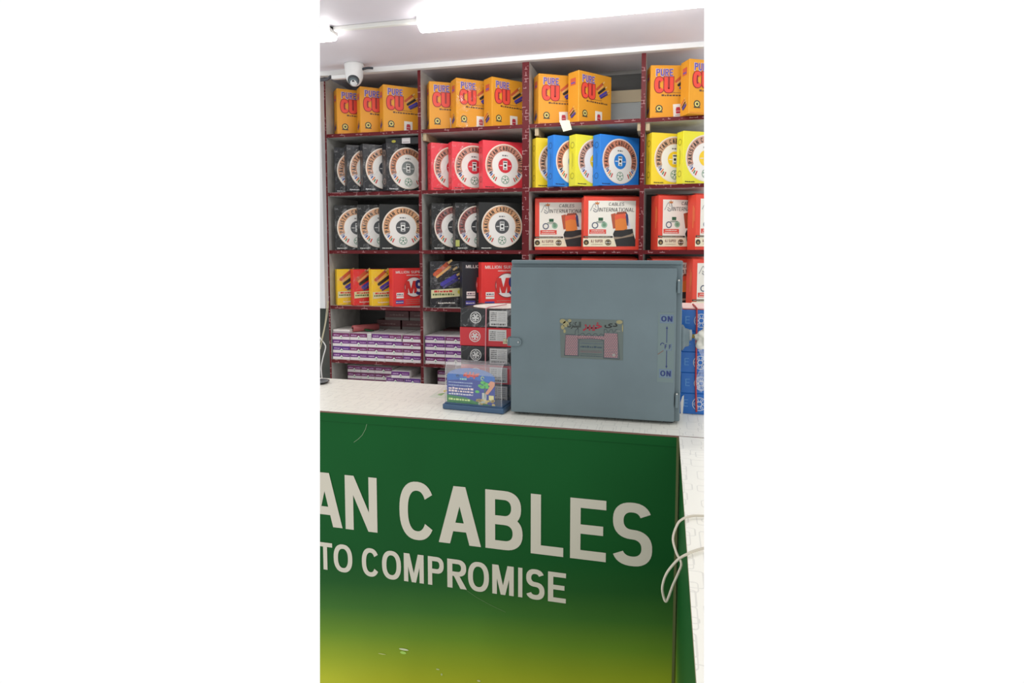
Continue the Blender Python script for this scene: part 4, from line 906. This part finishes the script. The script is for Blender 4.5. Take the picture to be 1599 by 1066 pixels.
mb = MB(); mb.lathe([(0, 0), (r, 0), (r*1.0, -.012), (r*.97, -.03), (r*.92, -.045)], wp, 32); mb.lathe([(r*1.01, -.004), (r*1.03, -.008), (r*1.01, -.012)], wp, 32); mb.build('housing', dm)
mb = MB(); mb.lathe([(r*.92, -.045)]+[(r*.92*math.cos(R(t)), -.045-.062*math.sin(R(t))) for t in range(5, 91, 6)]+[(0, -.107)], wp, 32); ball = mb.build('ball', dm)
d = Vector((.18, -.62, -.76)).normalized(); c0 = Vector((0, 0, -.058)); mb = MB(); q = c0+d*.026; mb.cyl(q, q+d*.014, .029, .027, M((60, 66, 70), .25), 24); mb.cyl(q+d*.014, q+d*.0155, .020, .018, M((90, 104, 108), .1), 20); mb.cyl(q+d*.0155, q+d*.018, .008, .006, M((20, 24, 28), .1), 14)
mb.build('lens', ball)
a_ = atY(519, 117, p.y)-p; mb = MB(); mb.box(a_.x, -.012, -.066, -.040, .012, -.048, wp, .002, 1); mb.build('bracket', dm)
mb = MB(); k2 = atY(582, 106.5, p.y)-p; mb.tube([(.030, 0, -.03), (k2.x*.7, 0, -.024), (k2.x, 0, k2.z)], .006, M((50, 54, 60)), 8, 5); mb.build('plug', dm)
mb = MB(); k3 = atY(500, 121, p.y)-p; mb.tube([(a_.x+.004, 0, -.058), (a_.x-.012, 0, -.05), (a_.x-.03, .0, -.064), (k3.x-.02, 0, -.066)], .006, M((70, 70, 76)), 8, 5); mb.tube([(a_.x+.004, .006, -.054), (k3.x-.02, .01, -.055)], .004, M((60, 60, 66)), 6, 5); mb.build('cable', dm)

# ------------------------------------------------------------------ the room is built only as wide as the photograph shows it
bpy.context.view_layer.update()
PL = []
for px, s in ((499.6, 1), (1099.4, -1)):
    a = ray(px, 0); b = ray(px, 1000); nrm = (b.cross(a) if s > 0 else a.cross(b)).normalized()
    if nrm.dot(ray(800, 500)) < 0: nrm = -nrm
    PL.append(nrm)                                       # inside: nrm . (P-CAM) > 0
for o in [q for q in C.objects if q.type == 'MESH']:
    mw = o.matrix_world
    for nrm in PL:
        ds = [nrm.dot(mw @ v.co - CAM) for v in o.data.vertices]
        if not ds or min(ds) >= 0: continue
        if max(ds) <= 0: o['_gone'] = 1; break
        if o.data.users > 1: o.data = o.data.copy()
        inv = mw.inverted(); bm = bmesh.new(); bm.from_mesh(o.data)
        co = inv @ CAM; no = (inv.to_3x3() @ nrm) if True else nrm
        no = (mw.to_3x3().transposed() @ nrm).normalized()
        res = bmesh.ops.bisect_plane(bm, geom=bm.verts[:]+bm.edges[:]+bm.faces[:], plane_co=co, plane_no=no, clear_inner=True)
        ed = [e for e in res['geom_cut'] if isinstance(e, bmesh.types.BMEdge) and e.is_valid and e.is_boundary]
        if ed and 'wrap' not in o.name and 'bag' not in o.name: bmesh.ops.holes_fill(bm, edges=ed, sides=0)
        bm.to_mesh(o.data); bm.free()
for o in [q for q in C.objects if '_gone' in q.keys()]:
    for c in list(o.children): bpy.data.objects.remove(c)
    bpy.data.objects.remove(o)
